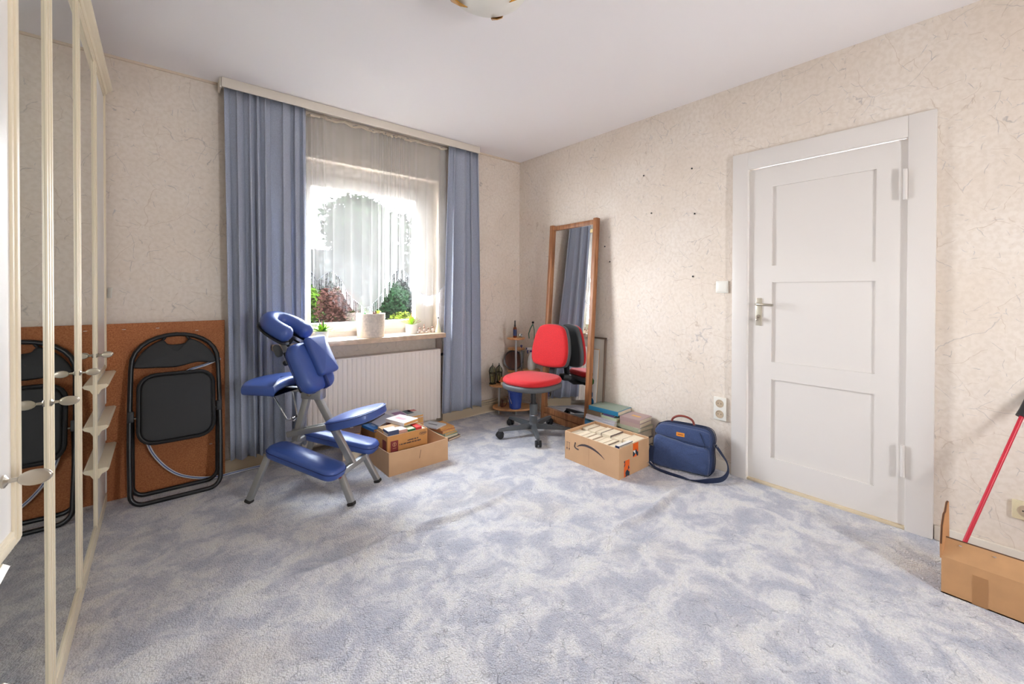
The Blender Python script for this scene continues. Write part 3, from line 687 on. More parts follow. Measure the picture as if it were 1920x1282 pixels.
# ================================================================ RED OFFICE CHAIR
fd = math.atan2(-.173, -.985)
oc = thing('office_chair', 'red swivel office chair with dark grey base in front of the mirror', 'office chair', (-.50, -.762, 0), (0, 0, fd))
def P(b, name, m, par=None): return b.done(name, m, par or oc)
base = [math.radians(a)-fd for a in (90, 162, 234, 306, 18)]
P(MB().lathe([(.03, .055), (.045, .06), (.045, .09), (.035, .10), (.034, .105)], 20), 'hub', M_GREYP)
for a in base:
    d = Vector((math.cos(a), math.sin(a), 0)); c = Vector((-d.y, d.x, 0))
    v = []; f = []
    for r, hw, z0, z1 in ((.03, .024, .052, .094), (.17, .020, .058, .088), (.29, .017, .06, .08), (.315, .014, .06, .076)):
        v += [d*r-c*hw+Vector((0, 0, z0)), d*r+c*hw+Vector((0, 0, z0)), d*r+c*hw*.7+Vector((0, 0, z1)), d*r-c*hw*.7+Vector((0, 0, z1))]
    for i in range(3):
        for e in range(4): f.append((4*i+e, 4*i+(e+1) % 4, 4*i+4+(e+1) % 4, 4*i+4+e))
    f += [(0, 1, 2, 3), (12, 13, 14, 15)]
    arm = P(MB().faces(v, f), 'base_arm', M_GREYP)
    q = d*.305; cb = MB()
    for s_ in (-.016, .016):
        Mx = frame(q+c*s_+Vector((0, 0, .027)), d, Vector((0, 0, 1)), c)
        cb.lathe([(.010, -.009), (.024, -.009), (.027, -.005), (.027, .005), (.024, .009), (.010, .009)], 18, Mx)
    cb.tube([q+Vector((0, 0, .03)), q+Vector((0, 0, .062))], .007, 8).tube([q-c*.02+Vector((0, 0, .027)), q+c*.02+Vector((0, 0, .027))], .006, 8)
    v = [q+d*math.cos(t)*.029+Vector((0, 0, .028+math.sin(t)*.029)) for t in [k*PI/8 for k in range(9)]]
    cb.tube(v, .009, 6)
    cb.done('caster', M_BLACKP, arm)
P(MB().lathe([(.034, .10), (.034, .162), (.036, .163), (.036, .167), (.034, .168), (.034, .255), (.030, .26)], 22), 'column_cover', M_GREYP)
P(MB().lathe([(.021, .255), (.021, .375)], 16), 'gas_lift', mat('black_steel', (60, 60, 62), .35, .6))
P(MB().lathe([(.0355, .1625), (.0365, .1635), (.0365, .168), (.0355, .169)], 22), 'ring', M_CHROME)
P(MB().box((-.11, -.06, .365), (.09, .06, .40), bev=.012), 'mechanism', M_BLACKP)
P(MB().tube([(.03, -.05, .385), (.03, -.19, .375), (.03, -.235, .37)], [.006, .006, .011], 8), 'lever', M_BLACKP)
sp = [(math.copysign(abs(math.cos(t))**.8, math.cos(t))*(.235 if math.cos(t) > 0 else .225), math.copysign(abs(math.sin(t))**.75, math.sin(t))*(.235-.02*math.cos(t))) for t in [2*PI*i/44 for i in range(44)]]
Ms = Matrix.Translation((.03, 0, .405)) @ Matrix.Rotation(math.radians(0), 4, 'Y')
P(MB().pad(sp, .045, .018, 0, Ms), 'seat_shell', M_GREYP)
P(MB().pad([(x*.99, y*.99) for x, y in sp], .055, .032, .016, Ms @ Matrix.Translation((0, 0, .040))), 'seat_cushion', M_RED)
# back rest
bn = Vector((.985, 0, .17)).normalized(); bu = Vector((-.17, 0, .985)).normalized()
Mb = frame((-.235, 0, .55), (0, 1, 0), bu, bn)
bp_ = [(-.19, .10), (-.175, .03), (-.13, .0), (0, -.012), (.13, .0), (.175, .03), (.19, .10), (.185, .18), (.165, .27), (.13, .34), (.07, .365), (0, .37), (-.07, .365), (-.13, .34), (-.165, .27), (-.185, .18)]
bp2 = [(p.x, p.y) for p in smooth_path([(x, y, 0) for x, y in bp_], 3, True)]
P(MB().pad([(x*1.035, .18+(y-.18)*1.03) for x, y in bp2], .05, .018, 0, Mb @ Matrix.Translation((0, 0, -.036))), 'back_shell', M_GREYP)
P(MB().pad(bp2, .052, .026, .008, Mb @ Matrix.Translation((0, 0, -.006))), 'back_cushion', M_RED)
P(MB().tube([(-.06, 0, .39), (-.20, 0, .385), (-.275, 0, .42), (-.295, 0, .52), (-.305, 0, .66)], .022, 8, sy=1.7), 'back_bar', M_BLACKP)
P(MB().box((-.345, -.05, .40), (-.255, .05, .46), bev=.02), 'height_adjuster', M_BLACKP)
P(MB().lathe([(.02, 0), (.024, .02), (.02, .04)], 12, frame((-.30, -.035, .56), (1, 0, 0), (0, 0, 1), (0, -1, 0))), 'adjuster_knob', M_BLACKP)

# ================================================================ STANDING MIRROR
hgt = 1.846; xb, xt = -.150, -.034
mo = thing('standing_mirror', 'tall walnut-framed mirror leaning against the right wall behind the red chair', 'mirror', (-.166, -.800, 0), (0, 0, math.radians(-3.3)))
upv = Vector((xt-xb, 0, 1.842)).normalized(); Mm = frame((0, 0, 0), (0, -1, 0), upv)      # local x to the right in the photo, y up, z = ?
zdir = Mm.col[2].xyz       # should face the room (-x)
hw = .296; sgn = 1 if zdir.x < 0 else -1
for x0, x1 in ((-hw, -hw+.04), (hw-.04, hw)): MB().box((x0, 0, -.022), (x1, hgt, .022), Mm, bev=.003).done('post', M_WOODM, mo)
MB().box((-hw+.04, hgt-.052, -.014), (hw-.04, hgt-.012, .014), Mm, bev=.002).done('top_rail', M_WOODM, mo)
MB().box((-hw+.04, .075, -.018), (hw-.04, .125, .018), Mm, bev=.002).done('bottom_rail', M_WOODM, mo)
MB().box((-hw+.04, .015, -.006), (hw-.04, .07, .016), Mm, bev=.002).done('base_board', M_WOODM, mo)
mp_ = MB().box((-hw+.038, .12, -.004*sgn-.002), (hw-.038, hgt-.05, -.004*sgn+.002), Mm).done('mirror_glass', M_MIRROR2, mo, smooth=False)
MB().box((hw-.085, hgt-.12, .004*sgn-.004), (hw-.05, hgt-.09, .004*sgn+.0), Mm).done('price_sticker', mat('cream_sticker', (236, 214, 160), .7), mo, smooth=False)
# frames behind the mirror
af = thing('empty_frame', 'thin grey metal picture frame leaning on the wall right of the mirror', 'picture frame', (-.07, -.93, 0), (0, math.radians(3.2), 0))
Ma = Matrix.Identity(4); b = MB()
for a in ((-.225, 0, -.213, .82), (.213, 0, .225, .82), (-.225, .806, .225, .82), (-.225, 0, .225, .014)): b.box((-.008, a[0], a[1]), (.012, a[2], a[3]), bev=.002)
b.done('metal_rim', mat('grey_brown_metal', (140, 122, 110), .35, .7), af)
MB().box((.008, -.215, .01), (.011, .215, .81)).done('backing_sheet', mat('white_mount_board', (232, 226, 216), .8), af, smooth=False)
pc = thing('canvas_picture', 'white canvas picture with wooden edge leaning beside the mirror post', 'picture', (-.115, -.905, 0), (0, math.radians(5), 0))
MB().box((-.01, -.20, .0), (.006, .205, .72)).done('wooden_edge', wood('pine_edge', (196, 150, 96), (218, 178, 122)), pc, smooth=False)
MB().box((-.0125, -.207, .004), (-.0102, .199, .716)).done('canvas_sheet', mat('white_canvas', (236, 232, 226), .8), pc, smooth=False)
random.seed(11)
b = MB()
for (yy, zz, r) in ((-.13, .50, .03), (-.14, .44, .035), (-.12, .56, .012)): b.lathe([(r, 0), (r*.6, .0008)], 9, frame((-.0126, yy, zz), (0, 1, 0), (0, 0, 1), (-1, 0, 0)))
b.done('green_paint_leaf', M_LEAF2, pc)
b = MB()
for (yy, zz, r) in ((-.13, .33, .04), (-.15, .27, .035), (-.14, .2, .05)): b.lathe([(r, 0), (r*.6, .0008)], 9, frame((-.0126, yy, zz), (0, 1, 0), (0, 0, 1), (-1, 0, 0)))
b.done('blue_paint_patch', mat('teal_paint', (30, 110, 160), .6), pc)

# ================================================================ FOLDING CHAIR
fc = thing('folding_chair', 'folded black metal chair leaning against the brown hardboard sheet', 'folding chair', (-2.852, -.235, 0))
lean = Vector((0, .185, .955)).normalized(); Mq = frame((0, 0, 0), (1, 0, 0), lean, None)   # x right, y up the slope, z towards room? 
Zf = Mq.col[2].xyz; sg = 1 if Zf.y < 0 else -1      # +z toward the room (-y) when sg = 1
def Q(x, h, d=0): return Mq @ Vector((x, h, d*sg))
wv = .207
loop = []
for i in range(7):
    a = PI+i/6*PI/2; loop.append((-wv+.06+.06*math.cos(a), .072+.06*math.sin(a), 0))
for i in range(7):
    a = 1.5*PI+i/6*PI/2; loop.append((wv-.06+.06*math.cos(a), .072+.06*math.sin(a), 0))
loop += [(wv+.004, .3, 0), (wv+.004, .55, 0), (wv, .76, 0)]
for i in range(1, 14):
    a = i/14*PI; loop.append((math.cos(a)*wv, .775+.188*math.sin(a)**.85, 0))
loop += [(-wv, .76, 0), (-wv-.004, .55, 0), (-wv-.004, .3, 0)]
MB().tube([Q(*p) for p in loop], .0125, 10, closed=True).done('back_frame', M_BLACKT, fc)
rear = [(-wv+.012, .52, -.018), (-wv+.006, .4, -.05), (-wv+.004, .2, -.085)]
R0 = [Q(*p) for p in rear]
yb_ = -.095+.235      # floor line of the rear legs, nearer the wall
def QF(x, z): return Vector((x, yb_+(z*.02), z))
rl_ = [Q(-wv+.004, .50, -.022), QF(-wv+.004, .12)]
for i in range(7):
    a = PI+i/6*PI/2; rl_.append(QF(-wv+.064+.06*math.cos(a), .074+.06*math.sin(a)))
for i in range(7):
    a = 1.5*PI+i/6*PI/2; rl_.append(QF(wv-.064+.06*math.cos(a), .074+.06*math.sin(a)))
rl_ += [QF(wv-.004, .12), Q(wv-.004, .50, -.022)]
MB().tube(rl_, .0125, 10).done('leg_frame', M_BLACKT, fc)
for sx_ in (-1, 1): MB().box((sx_*wv-.014, .47, -.03), (sx_*wv+.014, .53, .02), Mq, bev=.004).done('hinge_bracket', M_BLACKP, fc)
for sx_ in (-1, 1): MB().tube([Q(sx_*wv, .49, .004), Q(sx_*.17, .49, .012)], .004, 6).done('pivot_pin', M_NICKEL, fc)
pts = [(-.196, .785), (-.175, .84), (-.13, .895), (-.075, .93), (-.055, .925), (-.04, .905), (0, .90), (.04, .905), (.055, .925), (.075, .93), (.13, .895), (.175, .84), (.196, .785), (.17, .772), (.1, .782), (0, .762), (-.1, .768), (-.17, .772)]
pts = [(p.x, p.y) for p in smooth_path([(x, y, 0) for x, y in pts], 3, True)]
MB().pad(pts, .026, .009, .004, Mq @ Matrix.Diagonal((1, 1, sg, 1)) @ Matrix.Translation((0, 0, -.013))).done('backrest', M_BLACKV, fc)
MB().tube([Q(-.065, .928, 0), Q(-.045, .958, 0), Q(0, .962, 0), Q(.045, .958, 0), Q(.065, .928, 0)], .008, 8).done('carry_grip', M_BLACKT, fc)
sr = rrect(-.172, .335, .178, .725, .075)
Msq = Mq @ Matrix.Diagonal((1, 1, sg, 1)) @ Matrix.Translation((0, 0, .012))
MB().tube([Msq @ Vector((x, y, .006)) for x, y in dense(sr, .03)], .011, 8, closed=True).done('seat_frame', M_BLACKT, fc)
MB().pad(dense(rrect(-.163, .344, .169, .716, .068), .03), .026, .01, .004, Msq).done('seat', M_BLACKV, fc)
# hose
hp_ = smooth_path([(-2.63, -.060, .775), (-2.70, -.064, .745), (-2.815, -.068, .705), (-2.93, -.07, .60), (-2.995, -.07, .45), (-2.985, -.07, .30), (-2.93, -.07, .178), (-2.85, -.07, .085), (-2.75, -.068, .032), (-2.65, -.066, .010), (-2.56, -.062, .010), (-2.46, -.055, .010), (-2.38, -.055, .010)], 8)
ho = MB().tube(hp_, .0085, 10).done('garden_hose', mat('milky_clear_hose', (226, 228, 232), .3)); tag(ho, 'looped clear hose with a blue stripe behind the folding chair', 'hose')
MB().tube([p+Vector((0, -.007, .003)) for p in hp_], .0026, 6).done('blue_stripe', mat('hose_blue', (52, 84, 150), .4), ho)

# ================================================================ CORNER SHELF
cs = thing('corner_shelf', 'small tiered corner shelf with round beech boards on steel poles', 'shelf', (-.25, -.2, 0))
T = loc_shift(cs)
for (x, y, h) in ((-.25, -.24, .745), (-.377, -.135, .29), (-.15, -.125, .625), (-.13, -.335, .43)): MB().tube([(x, y, 0), (x, y, h)], .011, 12, T).done('pole', M_ALU, cs)
for (x, y, z, r) in ((-.25, -.24, .75, .088), (-.15, -.125, .628, .088), (-.377, -.135, .293, .098), (-.15, -.125, .40, .088), (-.13, -.335, .435, .088)):
    MB().lathe([(r-.004, 0), (r, .003), (r, .013), (r-.004, .016)], 36, T @ Matrix.Translation((x, y, z-.008))).done('round_board', M_BEECH, cs)
Mz = T @ frame((-.262, -.215, .062), (.765, -.643, 0), (.643, .765, 0), (0, 0, 1))
MB().pad(oval(.205, .135, 2.2, 48), .018, .005, 0, Mz).done('bottom_board', M_BEECH, cs)
# things on the shelf
o = thing('spray_bottle', 'dark pump bottle with blue label on the highest round shelf board', 'bottle', (-.262, -.238, .7585))
MB().lathe([(.016, 0), (.018, .003), (.018, .085), (.014, .1), (.009, .106)], 20).done('body', M_AMBER, o)
MB().lathe([(.0184, .018), (.0184, .08)], 20, cap=False).done('label', mat('navy_label', (40, 52, 96), .5), o)
MB().lathe([(.0095, .106), (.0095, .125), (.007, .127), (.006, .165), (.003, .168)], 14).done('pump_cap', M_BLACKP, o)
o = MB().lathe([(.001, 0), (.018, 0), (.02, .01), (.022, .035), (.02, .035), (.018, .01), (.001, .006)], 16).done('shot_glass', M_CLEARG); o.location = (-.212, -.262, .7585); tag(o, 'tiny clear glass beside the dark pump bottle', 'glass')
def lantern(x, y, z, s_, label):
    o = thing('lantern', label, 'lantern', (x, y, z))
    MB().lathe([(.036*s_, 0), (.038*s_, .008*s_), (.028*s_, .014*s_)], 6).done('base', M_BRONZE, o)
    b = MB()
    for k in range(6):
        a = k*PI/3; b.tube([(math.cos(a)*r*s_, math.sin(a)*r*s_, zz*s_) for r, zz in ((.026, .012), (.034, .10), (.038, .125), (.028, .155), (.008, .178))], .003*s_, 5)
    b.lathe([(.034*s_, .104*s_), (.036*s_, .108*s_), (.034*s_, .112*s_)], 6, cap=False)
    b.done('cage', M_BRONZE, o)
    MB().lathe([(.023*s_, .014*s_), (.031*s_, .10*s_), (.034*s_, .122*s_), (.024*s_, .152*s_), (.006*s_, .172*s_)], 6).done('glass', glass_mat('lantern_glass', (.75, .78, .66), .12), o)
    MB().lathe([(.013*s_, .015*s_), (.013*s_, .07*s_)], 12).done('candle', mat('cream_candle', (214, 206, 160), .6), o)
    MB().lathe([(.003*s_, .17*s_), (.008*s_, .182*s_), (.003*s_, .192*s_), (.005*s_, .2*s_), (.001, .206*s_)], 8).done('finial', M_BRONZE, o)
lantern(-.432, -.10, .3015, 1.0, 'dark metal lantern at the left edge of the low round shelf board')
lantern(-.338, -.085, .3015, .95, 'dark metal lantern half hidden behind the red chair seat')
o = thing('house_ornament', 'small cream house ornament with an orange roof on the low shelf board', 'ornament', (-.372, -.195, .3015), (0, 0, -.7))
MB().box((-.026, -.016, 0), (.026, .016, .034), bev=.002).done('house_body', mat('cream_pottery', (236, 222, 190), .6), o)
MB().faces([(-.042, -.024, .032), (.042, -.024, .032), (.042, .024, .032), (-.042, .024, .032), (-.018, 0, .078), (.018, 0, .078)], [(3, 2, 1, 0), (0, 1, 5, 4), (2, 3, 4, 5), (1, 2, 5), (3, 0, 4)]).done('roof', mat('orange_pottery', (202, 108, 54), .6), o, smooth=False)
MB().box((.008, -.004, .065), (.014, .004, .09)).done('chimney', mat('orange_pottery', (202, 108, 54)), o, smooth=False)
o = thing('round_tray', 'round dark wooden decorative plate standing behind the shelf pole', 'plate', (-.165, -.10, .4085), (0, 0, -.7))
Mt = frame((0, 0, .1), (1, 0, 0), (0, .12, .99))
MB().lathe([(.098, -.004), (.102, .0), (.1, .008), (.092, .006), (.085, .003)], 36, Mt).done('rim', mat('black_brown_lacquer', (54, 34, 28), .35), o)
MB().lathe([(.086, -.003), (.084, .0045), (.02, .004)], 36, Mt).done('plate_centre', M_DARKW, o)
o = thing('trigger_spray_bottle', 'white trigger spray bottle with blue nozzle left of the red backrest', 'spray bottle', (-.128, -.335, .4435), (0, 0, 2.2))
MB().lathe([(.036, 0), (.04, .005), (.04, .07), (.032, .12), (.016, .165), (.014, .175)], 20).done('body', M_POTW, o)
MB().lathe([(.017, .172), (.017, .188)], 14).done('collar', mat('navy_plastic', (40, 52, 120), .4), o)
MB().box((-.02, -.012, .188), (.045, .012, .215), bev=.006).done('spray_head', M_POTW, o)
MB().tube([(.034, 0, .19), (.044, 0, .175), (.036, 0, .155)], .005, 6).box((.044, -.008, .196), (.056, .008, .211), bev=.002).done('trigger', mat('navy_plastic', (40, 52, 120), .4), o)
o = thing('glass_vase', 'narrow clear glass vase in the shelf corner', 'vase', (-.118, -.178, .4085))
MB().lathe([(.001, 0), (.026, 0), (.02, .05), (.022, .13), (.03, .2), (.028, .2), (.02, .13), (.018, .05), (.001, .01)], 20).done('vase_body', M_CLEARG, o)
MB().tube([(.0, 0, .012), (-.004, .002, .24)], .004, 6).ball((-.005, .002, .25), .012, n=8).done('lavender_sprig', mat('dull_violet', (86, 84, 140), .8), o)
o = thing('bucket', 'cobalt blue plastic bucket on the bottom shelf board', 'bucket', (-.297, -.285, .0815))
MB().lathe([(.052, 0), (.056, .004), (.058, .02), (.057, .022), (.072, .165), (.076, .168), (.076, .178), (.071, .178), (.055, .02), (.01, .012)], 32).done('bucket_body', M_BUCKET, o)
MB().tube([(-.076, 0, .165), (-.082, -.01, .12), (-.078, -.03, .08), (-.07, -.03, .06)], .0028, 6).done('bail', M_CHROME, o)
o = thing('cat_figurine', 'small reddish brown wooden cat figurine left of the blue bucket', 'figurine', (-.372, -.172, .0815), (0, 0, -.6))
MB().pad([(-.012, 0), (.012, 0), (.016, .02), (.012, .045), (.016, .06), (.012, .075), (.006, .07), (-.004, .078), (-.008, .06), (-.004, .045), (-.014, .02)], .014, .003, 0, frame((0, 0, 0), (1, 0, 0), (0, 0, 1))).done('cat_body', M_DARKW, o)
MB().tube([(.012, -.006, .006), (.035, -.006, .01), (.05, -.006, .05), (.052, -.006, .13)], .0035, 6).done('tail', M_DARKW, o)
o = thing('wire_hanger', 'green wire ornament with dark tip hung behind the red backrest', 'ornament', (-.06, -.30, .0))
MB().tube([(0, 0, .0), (0, 0, .82), (-.01, .01, .885)], .004, 6).tube([(-.01, .01, .885), (-.03, .025, .84), (-.042, .037, .79), (-.038, .035, .74)], .005, 6).done('wire', M_GREENW, o)
MB().ball((-.01, .01, .9), .012, n=10).done('tip', M_BLACKP, o)

# ================================================================ BOOKS
def book(label, wd_, ln, th, col, page=None, group=None, name='book', soft=False):
    """lying book: x = width (spine at -x), y = length, z = thickness, origin at the bottom centre"""
    key = 'cover_%d_%d_%d' % col; m = mat(key, col, .45)
    c = .0022 if soft else .003; b = MB()
    b.box((-wd_/2, -ln/2, 0), (wd_/2, ln/2, c)).box((-wd_/2, -ln/2, th-c), (wd_/2, ln/2, th)).box((-wd_/2, -ln/2, c), (-wd_/2+c, ln/2, th-c))
    o = b.done(name, m, smooth=False)
    MB().box((-wd_/2+c, -ln/2+.003, c), (wd_/2-.003, ln/2-.003, th-c)).done('page_block', page or M_PAGE, o, smooth=False)
    return tag(o, label, 'book', group)
def cover_art(o, wd_, ln, th, shapes):
    for (x0, y0, x1, y1, col, nm) in shapes:
        MB().box((x0*wd_/2, y0*ln/2, th), (x1*wd_/2, y1*ln/2, th+.0006)).done(nm, mat('art_%d_%d_%d' % col, col, .5), o, smooth=False)
def stack(x, y, items, z=0):
    """items: (label, w, l, t, colour, page, rotz, dx, dy, art)"""
    for (lb, a, l, t, col, pg, rz, dx, dy, art) in items:
        o = book(lb, a, l, t, col, pg); o.location = (x+dx, y+dy, z); o.rotation_euler = (0, 0, rz)
        if art: cover_art(o, a, l, t, art)
        z += t+.0006
    return z
NX = math.radians
# behind the open box, left group (spine towards -x or wall)
stack(-1.515, -.235, [
    ('large tan box-bound book at the bottom of the stack under the red-spined book', .15, .21, .055, (186, 150, 118), M_PAGE, NX(2), 0, 0, None),
    ('thick book with pale spine, second from bottom under the red-spined book', .15, .21, .06, (176, 140, 112), M_PAGEO, NX(0), 0, 0, None),
    ('thick tan book in the middle of the stack by the radiator', .15, .205, .055, (196, 162, 130), M_PAGE, NX(1), 0, 0, None),
    ('thick book with red patterned spine and yellowed pages in the radiator stack', .14, .20, .05, (176, 46, 40), M_PAGEO, NX(-2), .0, 0, None),
    ('pale grey book with violet cover picture on top of the radiator stack', .145, .205, .022, (206, 206, 208), M_PAGEO, NX(0), 0, .005, [(-.2, -.9, .9, .2, (150, 110, 150), 'cover_picture')])])
stack(-1.36, -.215, [
    ('tan book at the bottom of the stack nearest the right end of the radiator', .14, .19, .05, (206, 170, 130), M_PAGEO, NX(5), 0, 0, None),
    ('ochre-edged book second from the bottom beside the radiator', .14, .19, .045, (212, 160, 104), M_PAGEO, NX(0), 0, 0, None),
    ('thick yellow-paged book third from the bottom beside the radiator', .14, .185, .05, (214, 150, 110), M_PAGEO, NX(-2), 0, 0, None),
    ('thick pale pink paperback under the green picture cover', .135, .185, .05, (226, 190, 176), M_PAGEO, NX(-1), 0, 0, None),
    ('book with grey green landscape cover on top beside the radiator', .135, .185, .02, (214, 214, 206), M_PAGEO, NX(-1), 0, 0, [(-.9, -.2, .3, .95, (84, 110, 116), 'cover_picture'), (-.1, .3, .95, .9, (206, 130, 130), 'cover_title')])])
stack(-1.845, -.24, [
    ('tan book at the very bottom of the dark leftmost stack', .13, .19, .058, (190, 158, 122), M_PAGE, NX(-18), 0, 0, None),
    ('brown book second from bottom of the leftmost stack', .125, .185, .048, (120, 90, 70), M_PAGE, NX(-26), 0, 0, None),
    ('black-spined book in the middle of the leftmost stack', .125, .185, .045, (48, 50, 50), M_PAGEO, NX(-20), 0, 0, None),
    ('dark brown book with pale lettering on top of the leftmost stack', .13, .19, .04, (96, 66, 58), M_PAGEO, NX(-24), -.005, 0, [(-.2, .3, .15, .85, (206, 196, 190), 'cover_lettering')])])
stack(-1.685, -.27, [
    ('thick brown book at the bottom under the bright blue book', .12, .18, .06, (150, 112, 84), M_PAGE, NX(10), 0, 0, None),
    ('thick orange-edged book second below the bright blue book', .12, .18, .06, (186, 120, 72), M_PAGEO, NX(8), 0, 0, None),
    ('book with ochre pages directly below the bright blue book', .12, .18, .055, (170, 130, 90), M_PAGEO, NX(10), 0, 0, None),
    ('bright blue paperback with a white swirl on its cover', .12, .175, .02, (38, 120, 200), M_PAGEO, NX(8), 0, 0, [(-.35, -.3, .35, .35, (196, 218, 236), 'white_swirl')])])
# right of the open box
stack(-1.135, -.33, [
    ('brown paperback lying lowest in the small floor pile right of the open box', .14, .20, .018, (150, 110, 96), M_PAGE, NX(14), .03, -.01, None),
    ('green-spined book second lowest in the floor pile right of the open box', .14, .20, .022, (120, 160, 130), M_PAGE, NX(9), .015, 0, None),
    ('pale green book in the middle of the floor pile right of the open box', .135, .195, .018, (190, 206, 180), M_PAGEO, NX(12), .01, 0, None),
    ('thick ochre-paged book in the floor pile right of the open box', .13, .19, .024, (206, 140, 100), M_PAGEO, NX(6), .0, 0, None),
    ('orange picture-covered book below the tilted grey book', .13, .185, .014, (222, 160, 90), M_PAGEO, NX(2), .0, .01, None),
    ('thin pale grey book with a dark stroke lying askew on the floor pile', .13, .18, .010, (214, 218, 224), M_PAGE, NX(22), -.065, .04, [(-.1, -.5, .1, .5, (90, 96, 110), 'cover_stroke')])])
# wall stack behind the arrow box: large books (left)
stack(-.115, -1.24, [
    ('large grey album at the very bottom of the left wall stack', .2, .31, .036, (150, 146, 140), M_PAGE, NX(0), 0, 0, None),
    ('yellow-green book at the bottom of the left wall stack', .2, .32, .055, (196, 190, 60), M_PAGE, NX(0), 0, -.005, None),
    ('large navy and yellow book near the bottom of the left wall stack', .2, .30, .022, (54, 60, 120), M_PAGE, NX(0), 0, 0, None),
    ('large blue-spined atlas in the lower half of the left wall stack', .215, .31, .03, (64, 130, 170), M_PAGE, NX(1), -.006, -.01, None),
    ('thin teal book under the white volumes in the left wall stack', .21, .30, .02, (70, 120, 130), M_PAGE, NX(-1), -.002, 0, None),
    ('white-spined slim volume, lower of two under the brown book', .225, .285, .018, (226, 226, 232), M_PAGE, NX(0), -.01, -.012, None),
    ('white-spined slim volume, upper of two under the brown book', .22, .285, .016, (216, 210, 214), M_PAGE, NX(1), -.006, -.012, None)])
zz = .2018
o = book('olive brown book lying under the left end of the teal book', .19, .14, .036, (130, 108, 84), M_PAGE); o.location = (-.12, -1.175, zz); tag(o, o['label'], 'book')
stack(-.12, -1.327, [('pale green book under the right end of the teal book', .19, .145, .02, (196, 206, 176), M_PAGE, 0, 0, 0, None),
                     ('small violet-spined book under the right end of the teal book', .17, .10, .015, (92, 70, 120), M_PAGE, 0, .0, .01, None)], zz)
o = book('large teal blue book with a grey green cover on top of the left wall stack', .20, .275, .034, (36, 126, 166), M_PAGE); o.location = (-.112, -1.262, .2395); o.rotation_euler = (0, 0, NX(4))
MB().box((-.095, -.132, .034), (.098, .132, .0348)).done('cover_picture', mat('grey_green_cover', (152, 166, 150), .5), o, smooth=False)
# right wall stack
stack(-.115, -1.50, [
    ('brown carton-like book lowest under the right wall stack', .16, .13, .05, (120, 96, 80), M_PAGE, NX(0), .0, -.04, None),
    ('dark box-like book at the bottom of the right wall stack', .16, .13, .055, (74, 66, 82), M_PAGE, NX(0), .0, -.045, None),
    ('grey green thick book low in the right wall stack', .17, .15, .055, (160, 156, 130), M_PAGE, NX(-3), 0, -.02, None),
    ('sage green hardback, lowest of the three pale hardbacks by the bag', .185, .20, .030, (176, 178, 150), M_PAGE, NX(-4), 0, 0, None),
    ('pink-grey hardback, middle of the three pale hardbacks by the bag', .175, .17, .030, (186, 160, 150), M_PAGE, NX(3), 0, -.008, None),
    ('mauve hardback with gold lettering on top of the right wall stack', .178, .172, .030, (180, 152, 148), M_PAGE, NX(2), 0, -.008, [(-.2, -.5, .1, .35, (226, 176, 90), 'gold_lettering')])])

# ================================================================ OPEN CARDBOARD BOX with a smaller box inside
def open_box(name, label, x0, y0, x1, y1, h, t, m, me_=None, dip=0):
    o = thing(name, label, 'cardboard box', ((x0+x1)/2, (y0+y1)/2, 0)); T = loc_shift(o)
    def wall(a, c, nin):
        a = Vector(a); c = Vector(c); v = []; f = []; N_ = 8
        for i in range(N_+1):
            u = i/N_; p = a.lerp(c, u); q = p+Vector(nin)*t; z = h-dip*math.sin(PI*u)
            v += [(p.x, p.y, 0), (p.x, p.y, z), (q.x, q.y, z), (q.x, q.y, 0)]
        for i in range(N_):
            for e in range(4): f.append((4*i+e, 4*i+(e+1) % 4, 4*i+4+(e+1) % 4, 4*i+4+e))
        f += [(0, 1, 2, 3), tuple(4*N_+e for e in range(4))]
        w_ = MB().faces(v, f, T).done('side_wall', m, o, smooth=False)
        MB().tube([(p[0], p[1], p[2]+.0004) for p in [((v[4*i+1][0]+v[4*i+2][0])/2, (v[4*i+1][1]+v[4*i+2][1])/2, v[4*i+1][2]) for i in range(N_+1)]], t*.45, 4, T).done('cut_edge', M_CARDE, w_)
    wall((x0, y0, 0), (x1, y0, 0), (0, 1, 0)); wall((x0, y1, 0), (x1, y1, 0), (0, -1, 0)); wall((x0, y0+t, 0), (x0, y1-t, 0), (1, 0, 0)); wall((x1, y0+t, 0), (x1, y1-t, 0), (-1, 0, 0))
    MB().box((x0+t, y0+t, .001), (x1-t, y1-t, .005), T).done('box_floor', m, o, smooth=False)
    return o, T
BX = (-1.79, -.765, -1.345, -.43)
ob, T = open_box('open_box', 'wide low open cardboard box on the carpet holding a smaller printed box', *BX, .155, .004, M_CARD, dip=.006)
b = MB().tube([(-1.56, BX[1]-.0012, .125), (-1.567, BX[1]-.0012, .09), (-1.57, BX[1]-.0012, .07)], .0018, 5, T); b.done('pen_mark', mat('pale_brown_scuff', (150, 112, 84), .8), ob)
IX = (-1.772, -.70, -1.475, -.515)
ib, T = open_box('printed_box', 'ochre printed box full of books standing inside the wide open box', *IX, .236, .004, M_CARDY)
ib.location.z = .0055
for c_ in ib.children: pass
T = loc_shift(ib) @ Matrix.Translation((0, 0, .0055))
yf = IX[1]-.0006
MB().box((IX[0]+.022, yf-.0004, .03), (IX[0]+.076, yf, .20), T).done('maroon_panel', M_MAROON, ib, smooth=False)
b = MB().lathe([(.014, 0), (.014, .0006), (.011, .0007), (.011, 0)], 20, T @ frame((IX[0]+.049, yf-.0005, .175), (1, 0, 0), (0, 0, 1), (0, -1, 0)), cap=False)
b.box((IX[0]+.046, yf-.0012, .165), (IX[0]+.052, yf-.0005, .185), T).box((IX[0]+.036, yf-.0012, .148), (IX[0]+.062, yf-.0005, .151), T)
b.done('emblem', mat('pale_gold_print', (206, 150, 110), .6), ib, smooth=False)
random.seed(4)
